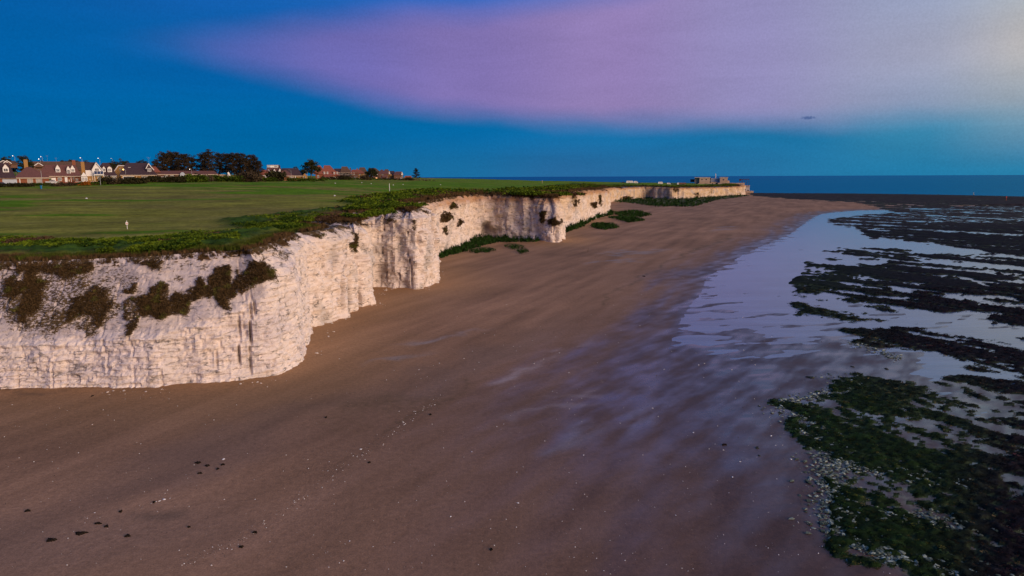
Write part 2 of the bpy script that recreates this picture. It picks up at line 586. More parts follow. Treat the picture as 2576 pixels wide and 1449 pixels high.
def build_sand():
    m = bpy.data.materials.new('sand')
    m.use_nodes = True
    nt = m.node_tree
    N, Lk = nt.nodes, nt.links
    b = N['Principled BSDF']
    geo = N.new('ShaderNodeNewGeometry')
    a = attr_node(nt, 'tone')
    w = attr_node(nt, 'wet')
    n1 = N.new('ShaderNodeTexNoise')
    n1.inputs['Scale'].default_value = 2.2
    n1.inputs['Detail'].default_value = 9
    n1.inputs['Roughness'].default_value = 0.75
    Lk.new(geo.outputs['Position'], n1.inputs['Vector'])
    mr = N.new('ShaderNodeMapRange')
    mr.inputs[1].default_value = 0.25
    mr.inputs[2].default_value = 0.75
    mr.inputs[3].default_value = 0.72
    mr.inputs[4].default_value = 1.28
    Lk.new(n1.outputs[0], mr.inputs[0])
    # fine specks of shell and grit
    n2 = N.new('ShaderNodeTexNoise')
    n2.inputs['Scale'].default_value = 9.0
    n2.inputs['Detail'].default_value = 3
    Lk.new(geo.outputs['Position'], n2.inputs['Vector'])
    sp = N.new('ShaderNodeMapRange')
    sp.inputs[1].default_value = 0.36
    sp.inputs[2].default_value = 0.64
    sp.inputs[3].default_value = 0.88
    sp.inputs[4].default_value = 1.12
    Lk.new(n2.outputs[0], sp.inputs[0])
    mm = N.new('ShaderNodeMath')
    mm.operation = 'MULTIPLY'
    Lk.new(mr.outputs[0], mm.inputs[0])
    Lk.new(sp.outputs[0], mm.inputs[1])
    sc = N.new('ShaderNodeVectorMath')
    sc.operation = 'SCALE'
    Lk.new(a.outputs['Color'], sc.inputs[0])
    Lk.new(mm.outputs[0], sc.inputs['Scale'])
    Lk.new(sc.outputs[0], b.inputs['Base Color'])
    rr_ = N.new('ShaderNodeMapRange')
    rr_.inputs[3].default_value = 0.92
    rr_.inputs[4].default_value = 0.15
    Lk.new(w.outputs['Fac'], rr_.inputs[0])
    Lk.new(rr_.outputs[0], b.inputs['Roughness'])
    sr = N.new('ShaderNodeMapRange')
    sr.inputs[3].default_value = 0.12
    sr.inputs[4].default_value = 0.85
    Lk.new(w.outputs['Fac'], sr.inputs[0])
    Lk.new(sr.outputs[0], b.inputs['Specular IOR Level'])
    # ripples
    wv = N.new('ShaderNodeTexWave')
    wv.inputs['Scale'].default_value = 1.4
    wv.inputs['Distortion'].default_value = 9
    wv.inputs['Detail'].default_value = 3
    wv.inputs['Detail Scale'].default_value = 0.6
    Lk.new(geo.outputs['Position'], wv.inputs['Vector'])
    ad = N.new('ShaderNodeMath')
    ad.operation = 'MULTIPLY_ADD'
    ad.inputs[1].default_value = 0.03
    Lk.new(wv.outputs[1], ad.inputs[0])
    Lk.new(n1.outputs[0], ad.inputs[2])
    bp = N.new('ShaderNodeBump')
    bs = N.new('ShaderNodeMapRange')
    bs.inputs[3].default_value = 0.4
    bs.inputs[4].default_value = 0.05
    Lk.new(w.outputs['Fac'], bs.inputs[0])
    Lk.new(bs.outputs[0], bp.inputs['Strength'])
    bp.inputs['Distance'].default_value = 0.12
    Lk.new(ad.outputs[0], bp.inputs['Height'])
    Lk.new(bp.outputs[0], b.inputs['Normal'])
    return m


def build_chalk():
    m = bpy.data.materials.new('chalk')
    m.use_nodes = True
    nt = m.node_tree
    N, Lk = nt.nodes, nt.links
    b = N['Principled BSDF']
    b.inputs['Roughness'].default_value = 0.95
    b.inputs['Specular IOR Level'].default_value = 0.1
    geo = N.new('ShaderNodeNewGeometry')
    a = attr_node(nt, 'tone')
    vg = attr_node(nt, 'veg')
    mp = N.new('ShaderNodeMapping')
    mp.inputs['Scale'].default_value = (1, 1, 2.4)
    Lk.new(geo.outputs['Position'], mp.inputs[0])
    n1 = N.new('ShaderNodeTexNoise')
    n1.inputs['Scale'].default_value = 1.3
    n1.inputs['Detail'].default_value = 10
    n1.inputs['Roughness'].default_value = 0.72
    Lk.new(mp.outputs[0], n1.inputs['Vector'])
    mr = N.new('ShaderNodeMapRange')
    mr.inputs[1].default_value = 0.28
    mr.inputs[2].default_value = 0.72
    mr.inputs[3].default_value = 0.8
    mr.inputs[4].default_value = 1.14
    Lk.new(n1.outputs[0], mr.inputs[0])
    sc = N.new('ShaderNodeVectorMath')
    sc.operation = 'SCALE'
    Lk.new(a.outputs['Color'], sc.inputs[0])
    Lk.new(mr.outputs[0], sc.inputs['Scale'])
    # fissures with shade painted into their colour: blocks split along bedding and joints
    wn3 = N.new('ShaderNodeTexNoise')
    wn3.inputs['Scale'].default_value = 0.9
    wn3.inputs['Detail'].default_value = 4
    Lk.new(geo.outputs['Position'], wn3.inputs['Vector'])
    wa = N.new('ShaderNodeVectorMath')
    wa.operation = 'MULTIPLY_ADD'
    wa.inputs[1].default_value = (1.6, 1.6, 0.8)
    Lk.new(wn3.outputs['Color'], wa.inputs[0])
    Lk.new(geo.outputs['Position'], wa.inputs[2])
    mp2 = N.new('ShaderNodeMapping')
    mp2.inputs['Scale'].default_value = (0.42, 0.42, 1.9)
    Lk.new(wa.outputs[0], mp2.inputs[0])
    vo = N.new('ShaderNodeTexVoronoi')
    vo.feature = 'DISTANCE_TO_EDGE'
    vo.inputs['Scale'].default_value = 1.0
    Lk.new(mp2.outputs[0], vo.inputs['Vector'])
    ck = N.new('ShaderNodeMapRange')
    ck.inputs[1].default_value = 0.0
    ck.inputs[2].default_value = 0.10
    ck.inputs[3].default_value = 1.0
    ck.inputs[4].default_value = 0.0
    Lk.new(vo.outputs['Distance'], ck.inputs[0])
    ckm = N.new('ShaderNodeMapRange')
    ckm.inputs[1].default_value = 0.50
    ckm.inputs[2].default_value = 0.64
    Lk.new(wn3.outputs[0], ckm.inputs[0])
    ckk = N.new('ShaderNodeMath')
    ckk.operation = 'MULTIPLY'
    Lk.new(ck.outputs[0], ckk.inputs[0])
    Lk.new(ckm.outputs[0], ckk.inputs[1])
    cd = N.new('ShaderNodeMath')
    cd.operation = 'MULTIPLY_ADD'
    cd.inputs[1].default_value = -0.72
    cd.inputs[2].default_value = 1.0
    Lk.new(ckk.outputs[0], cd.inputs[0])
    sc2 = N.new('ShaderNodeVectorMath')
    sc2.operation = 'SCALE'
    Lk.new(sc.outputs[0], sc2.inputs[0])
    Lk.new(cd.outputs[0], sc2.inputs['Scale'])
    hgt_ = N.new('ShaderNodeMath')
    hgt_.operation = 'MULTIPLY_ADD'
    hgt_.inputs[1].default_value = -0.5
    Lk.new(ckk.outputs[0], hgt_.inputs[0])
    Lk.new(n1.outputs[0], hgt_.inputs[2])
    # rooted vegetation breaks up along fine noise
    n2 = N.new('ShaderNodeTexNoise')
    n2.inputs['Scale'].default_value = 2.6
    n2.inputs['Detail'].default_value = 8
    n2.inputs['Roughness'].default_value = 0.8
    Lk.new(mp.outputs[0], n2.inputs['Vector'])
    ad = N.new('ShaderNodeMath')
    ad.operation = 'ADD'
    nm = N.new('ShaderNodeMath')
    nm.operation = 'MULTIPLY_ADD'
    nm.inputs[1].default_value = 4.2
    nm.inputs[2].default_value = -1.6
    Lk.new(n2.outputs[0], nm.inputs[0])
    Lk.new(nm.outputs[0], ad.inputs[0])
    Lk.new(vg.outputs['Fac'], ad.inputs[1])
    th = N.new('ShaderNodeMapRange')
    th.inputs[1].default_value = 0.95
    th.inputs[2].default_value = 1.03
    Lk.new(ad.outputs[0], th.inputs[0])
    br = N.new('ShaderNodeValToRGB')
    br.color_ramp.elements[0].color = (0.030, 0.019, 0.008, 1)
    br.color_ramp.elements[1].color = (0.14, 0.095, 0.045, 1)
    br.color_ramp.elements[0].position = 0.35
    br.color_ramp.elements[1].position = 0.65
    Lk.new(n1.outputs[0], br.inputs[0])
    mx = N.new('ShaderNodeMix')
    mx.data_type = 'RGBA'
    Lk.new(th.outputs[0], mx.inputs[0])
    Lk.new(sc2.outputs[0], mx.inputs[6])
    Lk.new(br.outputs[0], mx.inputs[7])
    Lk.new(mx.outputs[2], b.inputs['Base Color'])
    bp = N.new('ShaderNodeBump')
    bp.inputs['Strength'].default_value = 0.75
    bp.inputs['Distance'].default_value = 0.22
    Lk.new(hgt_.outputs[0], bp.inputs['Height'])
    Lk.new(bp.outputs[0], b.inputs['Normal'])
    return m


def build_turf():
    m = bpy.data.materials.new('turf')
    m.use_nodes = True
    nt = m.node_tree
    N, Lk = nt.nodes, nt.links
    b = N['Principled BSDF']
    b.inputs['Roughness'].default_value = 0.95
    b.inputs['Specular IOR Level'].default_value = 0.05
    geo = N.new('ShaderNodeNewGeometry')
    a = attr_node(nt, 'tone')
    n1 = N.new('ShaderNodeTexNoise')
    n1.inputs['Scale'].default_value = 0.9
    n1.inputs['Detail'].default_value = 10
    n1.inputs['Roughness'].default_value = 0.8
    Lk.new(geo.outputs['Position'], n1.inputs['Vector'])
    mr = N.new('ShaderNodeMapRange')
    mr.inputs[1].default_value = 0.3
    mr.inputs[2].default_value = 0.7
    mr.inputs[3].default_value = 0.55
    mr.inputs[4].default_value = 1.45
    Lk.new(n1.outputs[0], mr.inputs[0])
    sc = N.new('ShaderNodeVectorMath')
    sc.operation = 'SCALE'
    Lk.new(a.outputs['Color'], sc.inputs[0])
    mpt = N.new('ShaderNodeMapping')
    mpt.inputs['Scale'].default_value = (1, 1.5, 1)
    Lk.new(geo.outputs['Position'], mpt.inputs[0])
    n4 = N.new('ShaderNodeTexNoise')
    n4.inputs['Scale'].default_value = 0.10
    n4.inputs['Detail'].default_value = 8
    n4.inputs['Roughness'].default_value = 0.78
    Lk.new(mpt.outputs[0], n4.inputs['Vector'])
    mr4 = N.new('ShaderNodeMapRange')
    mr4.inputs[1].default_value = 0.3
    mr4.inputs[2].default_value = 0.7
    mr4.inputs[3].default_value = 0.6
    mr4.inputs[4].default_value = 1.4
    Lk.new(n4.outputs[0], mr4.inputs[0])
    mm4 = N.new('ShaderNodeMath')
    mm4.operation = 'MULTIPLY'
    Lk.new(mr.outputs[0], mm4.inputs[0])
    Lk.new(mr4.outputs[0], mm4.inputs[1])
    Lk.new(mm4.outputs[0], sc.inputs['Scale'])
    Lk.new(sc.outputs[0], b.inputs['Base Color'])
    bp = N.new('ShaderNodeBump')
    bp.inputs['Strength'].default_value = 0.8
    bp.inputs['Distance'].default_value = 0.3
    Lk.new(n1.outputs[0], bp.inputs['Height'])
    Lk.new(bp.outputs[0], b.inputs['Normal'])
    return m


def build_water():
    m = bpy.data.materials.new('water')
    m.use_nodes = True
    nt = m.node_tree
    N, Lk = nt.nodes, nt.links
    b = N['Principled BSDF']
    b.inputs['IOR'].default_value = 1.36
    sa = attr_node(nt, 'gloss')
    Lk.new(sa.outputs['Fac'], b.inputs['Specular IOR Level'])
    geo = N.new('ShaderNodeNewGeometry')
    a = attr_node(nt, 'tone')
    r = attr_node(nt, 'rough')
    mp = N.new('ShaderNodeMapping')
    mp.inputs['Scale'].default_value = (0.22, 1.0, 1)
    mp.inputs['Rotation'].default_value = (0, 0, R(10))
    Lk.new(geo.outputs['Position'], mp.inputs[0])
    n1 = N.new('ShaderNodeTexNoise')
    n1.inputs['Scale'].default_value = 0.8
    n1.inputs['Detail'].default_value = 6
    n1.inputs['Roughness'].default_value = 0.6
    Lk.new(mp.outputs[0], n1.inputs['Vector'])
    bp = N.new('ShaderNodeBump')
    gs = N.new('ShaderNodeMapRange')
    gs.inputs[3].default_value = 0.015
    gs.inputs[4].default_value = 0.30
    Lk.new(sa.outputs['Fac'], gs.inputs[0])
    Lk.new(gs.outputs[0], bp.inputs['Strength'])
    bp.inputs['Distance'].default_value = 0.12
    Lk.new(n1.outputs[0], bp.inputs['Height'])
    Lk.new(bp.outputs[0], b.inputs['Normal'])
    n3 = N.new('ShaderNodeTexNoise')
    n3.inputs['Scale'].default_value = 0.25
    n3.inputs['Detail'].default_value = 8
    n3.inputs['Roughness'].default_value = 0.7
    Lk.new(mp.outputs[0], n3.inputs['Vector'])
    mr = N.new('ShaderNodeMapRange')
    mr.inputs[1].default_value = 0.3
    mr.inputs[2].default_value = 0.7
    mr.inputs[3].default_value = 0.6
    mr.inputs[4].default_value = 1.4
    Lk.new(n3.outputs[0], mr.inputs[0])
    sc = N.new('ShaderNodeVectorMath')
    sc.operation = 'SCALE'
    Lk.new(a.outputs['Color'], sc.inputs[0])
    Lk.new(mr.outputs[0], sc.inputs['Scale'])
    Lk.new(sc.outputs[0], b.inputs['Base Color'])
    Lk.new(r.outputs['Fac'], b.inputs['Roughness'])
    # open sea: wave faces hide much of the mirror image, so it stays darker than the sky
    df = N.new('ShaderNodeBsdfDiffuse')
    Lk.new(sc.outputs[0], df.inputs['Color'])
    gl = N.new('ShaderNodeBsdfGlossy')
    gl.inputs['Color'].default_value = (0.18, 0.54, 0.72, 1)
    gl.inputs['Roughness'].default_value = 0.12
    ms = N.new('ShaderNodeMixShader')
    ms.inputs[0].default_value = 0.5
    Lk.new(df.outputs[0], ms.inputs[1])
    Lk.new(gl.outputs[0], ms.inputs[2])
    m2 = N.new('ShaderNodeMixShader')
    Lk.new(sa.outputs['Fac'], m2.inputs[0])
    Lk.new(ms.outputs[0], m2.inputs[1])
    Lk.new(b.outputs[0], m2.inputs[2])
    Lk.new(m2.outputs[0], N['Material Output'].inputs['Surface'])
    return m


SAND, CHALK, TURF, WATER = build_sand(), build_chalk(), build_turf(), build_water()
WEED = pmat('seaweed', (1, 1, 1), 0.85, 0.45, 2.5, 0.9, 0.06, attr='tone')
LEAF = pmat('foliage', (1, 1, 1), 0.9, 0.35, 0.8, 0, 0.05, attr='tone')
STONE = pmat('chalk_rubble', (1, 1, 1), 0.75, 0.25, 2.0, 0.3, 0.3, attr='tone')


def fan(y0, y1, u0, u1, st):
    ny = int(math.log(y1 / y0) / st) + 1
    nx = int((u1 - u0) / st) + 1
    ys = y0 * np.exp(np.linspace(0, math.log(y1 / y0), ny))
    us = np.linspace(u0, u1, nx)
    Y, U = np.meshgrid(ys, us, indexing='ij')
    X = U * Y
    idx = np.arange(ny * nx).reshape(ny, nx)
    Fq = np.stack([idx[:-1, :-1], idx[:-1, 1:], idx[1:, 1:], idx[1:, :-1]], -1).reshape(-1, 4)
    return X.ravel(), Y.ravel(), Fq


def compact(V, Fq, keep, attrs):
    Fk = Fq[keep]
    used = np.unique(Fk)
    mp = np.full(len(V), -1, np.int64)
    mp[used] = np.arange(len(used))
    return V[used], mp[Fk], {k: v[used] for k, v in attrs.items()}


def sig(x, c, w):
    return 1 / (1 + np.exp(-(x - c) / w))


# ================================================================== BEACH + REEF
X, Y, Fq = fan(24, 1500, -1.0, 1.15, 0.0042)
Z, dsh, sea = beach_z(X, Y)
px, py = proj(np.stack([X, Y, np.zeros_like(X)], 1))
basel = CL[::2, :2]
landpoly = [tuple(p) for p in basel] + [(150, 1100), (-2000, 2000), (-2000, 84)]
dcl = dist_line(X, Y, [tuple(p) for p in CL[::6, :2]])
inland = inpoly(X, Y, landpoly)
# sand rises to little dunes at the foot of the cliffs
Z += np.where(inland, 0, 0.9 * np.exp(-dcl / 5.0) * ss(150, 230, Y) * (0.6 + 0.6 * fbm(X / 9, Y / 9, 2, 8)))
Z += 0.25 * np.exp(-dcl / 2.0) * (Y < 170)

jx = px + 26 * fbm(X / 9.0, Y / 9.0, 3, 21) * np.clip(110 / Y, 0.15, 1.6)
jy = py + 16 * fbm(X / 9.0, Y / 9.0, 3, 31) * np.clip(110 / Y, 0.1, 1.6)
REEF = [
    (0.78, [(1886, 487), (2100, 488), (2400, 491), (2576, 496), (2900, 500), (2900, 522), (2500, 520), (2200, 510), (2000, 503), (1900, 495)]),
    (0.58, [(2000, 503), (2500, 516), (2900, 520), (2900, 560), (2350, 556), (2240, 530), (2160, 512)]),
    (0.60, [(2085, 552), (2200, 538), (2300, 534), (2900, 548), (2900, 575), (2180, 574), (2100, 566)]),
    (0.75, [(2140, 566), (2300, 560), (2900, 560), (2900, 665), (2576, 645), (2300, 606), (2190, 596)]),
    (0.60, [(2070, 633), (2160, 622), (2576, 648), (2900, 668), (2900, 705), (2576, 700), (2250, 655)]),
    (0.75, [(2240, 652), (2420, 672), (2576, 700), (2900, 745), (2900, 790), (2576, 758), (2420, 740), (2290, 722), (2180, 712), (2080, 706), (2060, 690), (2120, 676), (2200, 668)]),
    (0.55, [(1990, 700), (2150, 722), (2576, 766), (2576, 774), (2150, 740), (2000, 716)]),
    (0.75, [(2120, 742), (2230, 744), (2400, 760), (2576, 778), (2900, 800), (2900, 850), (2576, 810), (2430, 796), (2300, 776), (2190, 768), (2130, 754)]),
    (0.47, [(2030, 660), (2100, 650), (2230, 680), (2260, 800), (2120, 812), (2040, 790), (2000, 720)]),
    (0.50, [(1990, 765), (2130, 775), (2300, 790), (2120, 795), (2000, 786)]),
    (0.75, [(2115, 838), (2170, 828), (2330, 826), (2576, 850), (2900, 880), (2900, 990), (2576, 942), (2430, 915), (2330, 890), (2200, 872), (2150, 856)]),
    (0.55, [(2080, 955), (2160, 946), (2340, 948), (2500, 975), (2480, 1030), (2300, 1010), (2120, 990)]),
    (0.40, [(1950, 1008), (2060, 985), (2110, 1050), (2110, 1250), (2200, 1380), (2500, 1440), (2700, 1600), (2500, 1600), (2250, 1440), (2090, 1370), (2060, 1200), (2010, 1090)]),
    (0.545, [(2060, 1000), (1960, 1022), (2000, 1050), (2090, 1075), (2075, 1130), (2110, 1190), (2100, 1240), (2130, 1300), (2150, 1350), (2260, 1420), (2420, 1445), (2600, 1520), (3100, 1700), (3100, 1000), (2576, 955), (2400, 945), (2250, 985), (2150, 1000)]),
]
HOLES = [
    [(2230, 1062), (2330, 1058), (2420, 1085), (2500, 1122), (2560, 1150), (2510, 1168), (2420, 1145), (2330, 1118), (2260, 1092)],
    [(2400, 1060), (2520, 1070), (2576, 1090), (2560, 1110), (2470, 1095)],
    [(2150, 1380), (2240, 1380), (2300, 1400), (2220, 1412)],
    [(2500, 1200), (2576, 1210), (2576, 1240), (2530, 1232)],
]
dens = np.zeros_like(X)
for dv, poly in REEF:
    dens = np.where(inpoly(jx, jy, poly), np.maximum(dens, dv), dens)
for poly in HOLES:
    dens = np.where(inpoly(jx, jy, poly), dens * 0.35, dens)
# gullies of standing water that run down the dip of the reef
for line, wdt in [([(2150, 572), (2400, 585), (2700, 596)], 1.6), ([(2178, 610), (2350, 627), (2576, 646), (2700, 660)], 3.5), ([(2281, 640), (2420, 668), (2576, 704)], 3.5),
                  ([(2400, 690), (2480, 715), (2600, 735)], 3.0), ([(2156, 724), (2380, 748), (2576, 768), (2700, 780)], 4.5), ([(2300, 836), (2450, 848), (2600, 862)], 2.5),
                  ([(2200, 560), (2700, 552)], 1.5), ([(2200, 895), (2400, 925), (2600, 965)], 6), ([(2380, 960), (2500, 985), (2620, 1010)], 5), ([(2250, 1010), (2420, 1040), (2600, 1075)], 5),
                  ([(2180, 1130), (2300, 1170), (2450, 1205), (2600, 1260)], 6), ([(2170, 1270), (2330, 1290), (2576, 1330)], 5)]:
    dl_ = dist_line(jx, jy, line)
    dens *= 1 - 0.6 * np.exp(-(dl_ / wdt) ** 2)
sx, sy = 0.55, -0.83                                    # strike of the reef
al = X * sx + Y * sy
ac = X * sy * -1 + Y * sx
k_far = np.clip(Y / 90.0, 0.7, 4.5)
streak = 0.85 * fbm(al / 55.0, ac / 9.0, 5, 13) + 0.40 * fbm(al / 12.0, ac / 2.4, 3, 3) + (0.28 + 0.25 * ss(110, 60, Y)) * fbm(X / 1.1, Y / 1.1, 3, 17) + 0.35 * ss(110, 60, Y) * fbm(al / 7.0, ac / 2.6, 3, 19) + 0.35 * ss(90, 160, Y) * fbm(X / 7.0, Y / 9.0, 4, 23)
q = np.where(dens > 0.05, dens * 0.98 + (0.42 + 0.6 * (1 - dens)) * streak, 0)
reefm = ss(0.52, 0.66, q)
clump = np.abs(fbm(X / 1.6, Y / 1.6, 4, 41))
nr = ss(140, 70, Y)
rough_h = (0.22 - 0.13 * nr) + (0.32 - 0.14 * nr) * clump + 0.10 * fbm(X / 0.7, Y / 0.7, 2, 44)
Zr = Z + reefm * rough_h
isreef = reefm > 0.12
# --- colour and wetness of the sand
c_dry = np.array([0.33, 0.185, 0.105])
c_wet = np.array([0.088, 0.048, 0.042])
tone = np.tile(c_dry, (len(X), 1))
shore_d = np.where(sea, -dsh, dsh)
wet = sig(-shore_d, -10 + 0 * X, 4.0)
nearw = ss(130, 60, Y)
st1 = fbm((X * 0.40 + Y * 0.92) / 46.0, (X * 0.92 - Y * 0.40) / 4.2, 5, 51)    # wind-drawn streaks
st2 = 0.75 * fbm((X * 0.60 + Y * 0.80) / 9.0, (X * 0.80 - Y * 0.60) / 2.2, 5, 61) + 0.35 * fbm(X / 5.0, Y / 5.0, 4, 62)
wl2 = sig(-shore_d + 6 * st1, -7.0 * (1 + nearw), 4.0 + 3 * nearw)
wet = np.clip(wl2, 0, 1)
tone = tone * (1 - wet[:, None]) + c_wet * wet[:, None]
tone *= (1 + 0.27 * st1 * (1 - wet) + 0.20 * st2 * (0.35 + 0.65 * wet))[:, None]
big = fbm(X / 40.0 + 3, Y / 26.0, 3, 71)
tone *= (1 + 0.18 * big)[:, None]


def ell(cx, cy, rx, ry, ang=0.0, soft=1.0):
    c_, s_ = math.cos(ang), math.sin(ang)
    ux = (jx - cx) * c_ + (jy - cy) * s_
    uy = -(jx - cx) * s_ + (jy - cy) * c_
    return np.exp(-((ux / rx) ** 2 + (uy / ry) ** 2) ** 1.3 * soft)


def blend(mask_, colr):
    global tone
    mk = np.clip(mask_, 0, 1)[:, None]
    tone = tone * (1 - mk) + np.array(colr) * mk


speck = np.clip(0.5 + 0.9 * fbm(X / 0.8, Y / 0.8, 3, 81), 0, 1)
gold = ss(22, 3, dcl)[:, None] * 0.35 * (1 - wet[:, None])
tone = tone * (1 - gold) + np.array([0.37, 0.215, 0.085]) * gold
blend(ell(960, 1025, 150, 26, -0.1) * 0.55 * (0.5 + speck), (0.17, 0.10, 0.045))
blend(ell(860, 1085, 70, 30, 0.1) * 0.4 * speck, (0.19, 0.11, 0.05))
blend(ell(640, 1100, 420, 34, -0.33) * 0.35, (0.16, 0.11, 0.085))
blend(ell(430, 1215, 340, 40, -0.30) * 0.45, (0.145, 0.098, 0.08))
blend(ell(400, 1322, 75, 18, -0.05) * 0.55, (0.12, 0.085, 0.055))
blend(ell(100, 1000, 260, 9, -0.03) * 0.5 * (0.4 + speck), (0.15, 0.095, 0.06))
blend(ell(150, 1400, 500, 90, -0.1) * 0.4, (0.17, 0.12, 0.10))
blend(ell(1180, 930, 260, 30, -0.42) * 0.4, (0.20, 0.135, 0.10))
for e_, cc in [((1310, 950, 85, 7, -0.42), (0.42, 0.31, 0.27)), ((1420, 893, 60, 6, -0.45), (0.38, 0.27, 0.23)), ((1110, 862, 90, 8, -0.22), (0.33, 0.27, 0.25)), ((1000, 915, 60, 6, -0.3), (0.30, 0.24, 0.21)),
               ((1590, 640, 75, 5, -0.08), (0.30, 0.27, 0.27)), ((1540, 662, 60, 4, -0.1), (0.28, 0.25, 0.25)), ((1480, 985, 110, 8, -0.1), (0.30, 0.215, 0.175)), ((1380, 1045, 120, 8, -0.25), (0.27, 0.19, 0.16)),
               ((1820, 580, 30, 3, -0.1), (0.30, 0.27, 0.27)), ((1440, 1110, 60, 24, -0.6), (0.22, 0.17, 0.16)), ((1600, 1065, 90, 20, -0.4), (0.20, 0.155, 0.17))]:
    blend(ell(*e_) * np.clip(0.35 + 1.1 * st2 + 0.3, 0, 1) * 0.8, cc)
# tide mark of scattered weed
tm = dist_line(jx, jy, [(1840, 600), (1730, 640), (1640, 690), (1560, 730), (1500, 775)])
blend(np.exp(-(tm / 3.2) ** 2) * 0.65 * (0.3 + speck), (0.14, 0.09, 0.045))
tm2 = dist_line(jx, jy, [(1190, 965), (1120, 1005), (1050, 1050), (960, 1090)])
blend(np.exp(-(tm2 / 7) ** 2) * 0.6 * speck, (0.13, 0.085, 0.04))
# dune grass at the foot of the cliffs
GR = [
    [(1055, 662), (1110, 632), (1165, 604), (1235, 592), (1300, 598), (1380, 600), (1352, 611), (1250, 612), (1195, 626), (1150, 641), (1095, 655), (1060, 668)],
    [(1412, 584), (1450, 566), (1480, 550), (1540, 535), (1545, 541), (1500, 552), (1462, 574), (1420, 588)],
    [(1525, 507), (1600, 499), (1700, 500), (1860, 489), (1885, 494), (1800, 506), (1745, 521), (1650, 521), (1580, 512)],
    [(1540, 538), (1600, 531), (1640, 542), (1610, 548), (1560, 546)],
    [(1530, 549), (1590, 547), (1625, 556), (1580, 561)],
    [(1490, 566), (1540, 564), (1560, 574), (1520, 580), (1490, 574)],
    [(1160, 634), (1230, 628), (1250, 634), (1200, 640)], [(1270, 622), (1300, 620), (1320, 626), (1290, 630)], [(1300, 634), (1322, 630), (1330, 636), (1310, 640)],
]
grassm = np.zeros_like(X)
for i, g in enumerate(GR):
    dgl = inpoly(px + 4 * fbm(X / 5, Y / 5, 3, 91), py + 2.0 * fbm(X / 5, Y / 5, 3, 92), g)
    grassm = np.maximum(grassm, dgl * (1.0 if i < 3 else 0.8))
grassm *= np.clip(0.8 + 0.7 * fbm(X / 3, Y / 3, 3, 93), 0, 1)
gr_far = ss(400, 600, Y)
gcol = np.array([0.022, 0.042, 0.012]) * (1 - gr_far)[:, None] + np.array([0.036, 0.066, 0.022]) * gr_far[:, None]
tone = tone * (1 - grassm[:, None]) + gcol * (0.8 + 0.5 * speck)[:, None] * grassm[:, None]
Z = Z + grassm * 0.25 * (Y < 500)
# the reef platform's base and the algae-green fringe
fr = ss(0.28, 0.5, q) * (1 - reefm)
near = ss(160, 70, Y)
alg = np.array([0.16, 0.17, 0.11]) * near[:, None] + np.array([0.12, 0.105, 0.09]) * (1 - near)[:, None]
fk = (fr * 0.6 * (0.3 + speck))[:, None].clip(0, 1)
tone = tone * (1 - fk) + alg * fk
wet = np.maximum(wet, fr * 0.8)
wet = wet * (0.55 + 0.45 * ss(38, 68, Y)) * (0.75 + 0.5 * np.clip(st2, -0.6, 0.7)) * (1 - 0.9 * grassm)

hid = inland & (dcl > 3)
fh = ~(hid[Fq].all(1))
freef = isreef[Fq].any(1)
V = np.stack([X, Y, np.where(isreef, Zr, Z)], 1)
Vb, Fb, Ab = compact(V, Fq, fh & ~freef, {'tone': tone.clip(0.003, 0.9), 'wet': wet.clip(0, 1)})
o = link('beach', np_mesh('beach', Vb, Fb, SAND, True, Ab))
tag(o, 'brown sandy beach at low tide below the chalk cliffs', kind='structure')
green = 1.05 * np.clip(ss(100, 60, Y) * ss(0.80, 0.62, X / Y) + 0.5 * ss(0.62, 0.45, X / Y) * ss(300, 100, Y), 0, 1)
wc = np.array([0.010, 0.007, 0.010]) * (1 - green)[:, None] + np.array([0.011, 0.024, 0.006]) * green[:, None]
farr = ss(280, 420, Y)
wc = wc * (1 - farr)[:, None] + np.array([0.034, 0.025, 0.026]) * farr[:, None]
wc = wc * (0.55 + 1.2 * clump)[:, None]
edge = (1 - ss(0.55, 0.95, reefm)) * 0.75 * speck
wc = wc * (1 - edge[:, None]) + np.array([0.06, 0.085, 0.04]) * edge[:, None]
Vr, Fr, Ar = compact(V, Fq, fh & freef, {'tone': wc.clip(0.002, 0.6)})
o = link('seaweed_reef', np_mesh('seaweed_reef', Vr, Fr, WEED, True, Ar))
tag(o, 'dark chalk reef under seaweed, cut by gullies of standing water', 'reef', kind='stuff')

# ================================================================== SEA
sy_ = np.concatenate([np.linspace(-300, 20, 6), 24 * np.exp(np.linspace(0, math.log(45000 / 24), 300))])
su = np.linspace(-1, 1, 201)
SYg, SUg = np.meshgrid(sy_, su, indexing='ij')
half = np.maximum(np.abs(SYg) * 1.6, 400)
SXg = SUg * half
idx = np.arange(SYg.size).reshape(SYg.shape)
Fs = np.stack([idx[:-1, :-1], idx[:-1, 1:], idx[1:, 1:], idx[1:, :-1]], -1).reshape(-1, 4)
sx_, syy = SXg.ravel(), SYg.ravel()
pxs, pys = proj(np.stack([sx_, np.maximum(syy, 5), 0 * sx_], 1))
# open water beyond the reef is deep, the sheet this side of it lies over sand
edgeY = np.interp(sx_ / np.maximum(syy, 1), [-1, 0.33, 0.5, 0.62, 0.75, 1.2], [940, 940, 900, 830, 745, 640])
deep = ss(0.94, 1.02, syy / edgeY)
ct = np.array([0.10, 0.15, 0.24]) * (1 - deep)[:, None] + np.array([0.0, 0.145, 0.30]) * deep[:, None]
farf = ss(1500, 12000, syy)
ct = ct * (1 - farf)[:, None] + np.array([0.0, 0.105, 0.30]) * farf[:, None]
rg = 0.12 * (1 - deep) + 0.10 * deep
o = link('sea', np_mesh('sea', np.stack([sx_, syy, np.zeros_like(sx_)], 1), Fs, WATER, True, {'tone': ct, 'rough': rg, 'gloss': 1.0 * (1 - deep)}))
tag(o, 'calm blue sea and the shallow sheet of tide water over the sand', kind='structure')

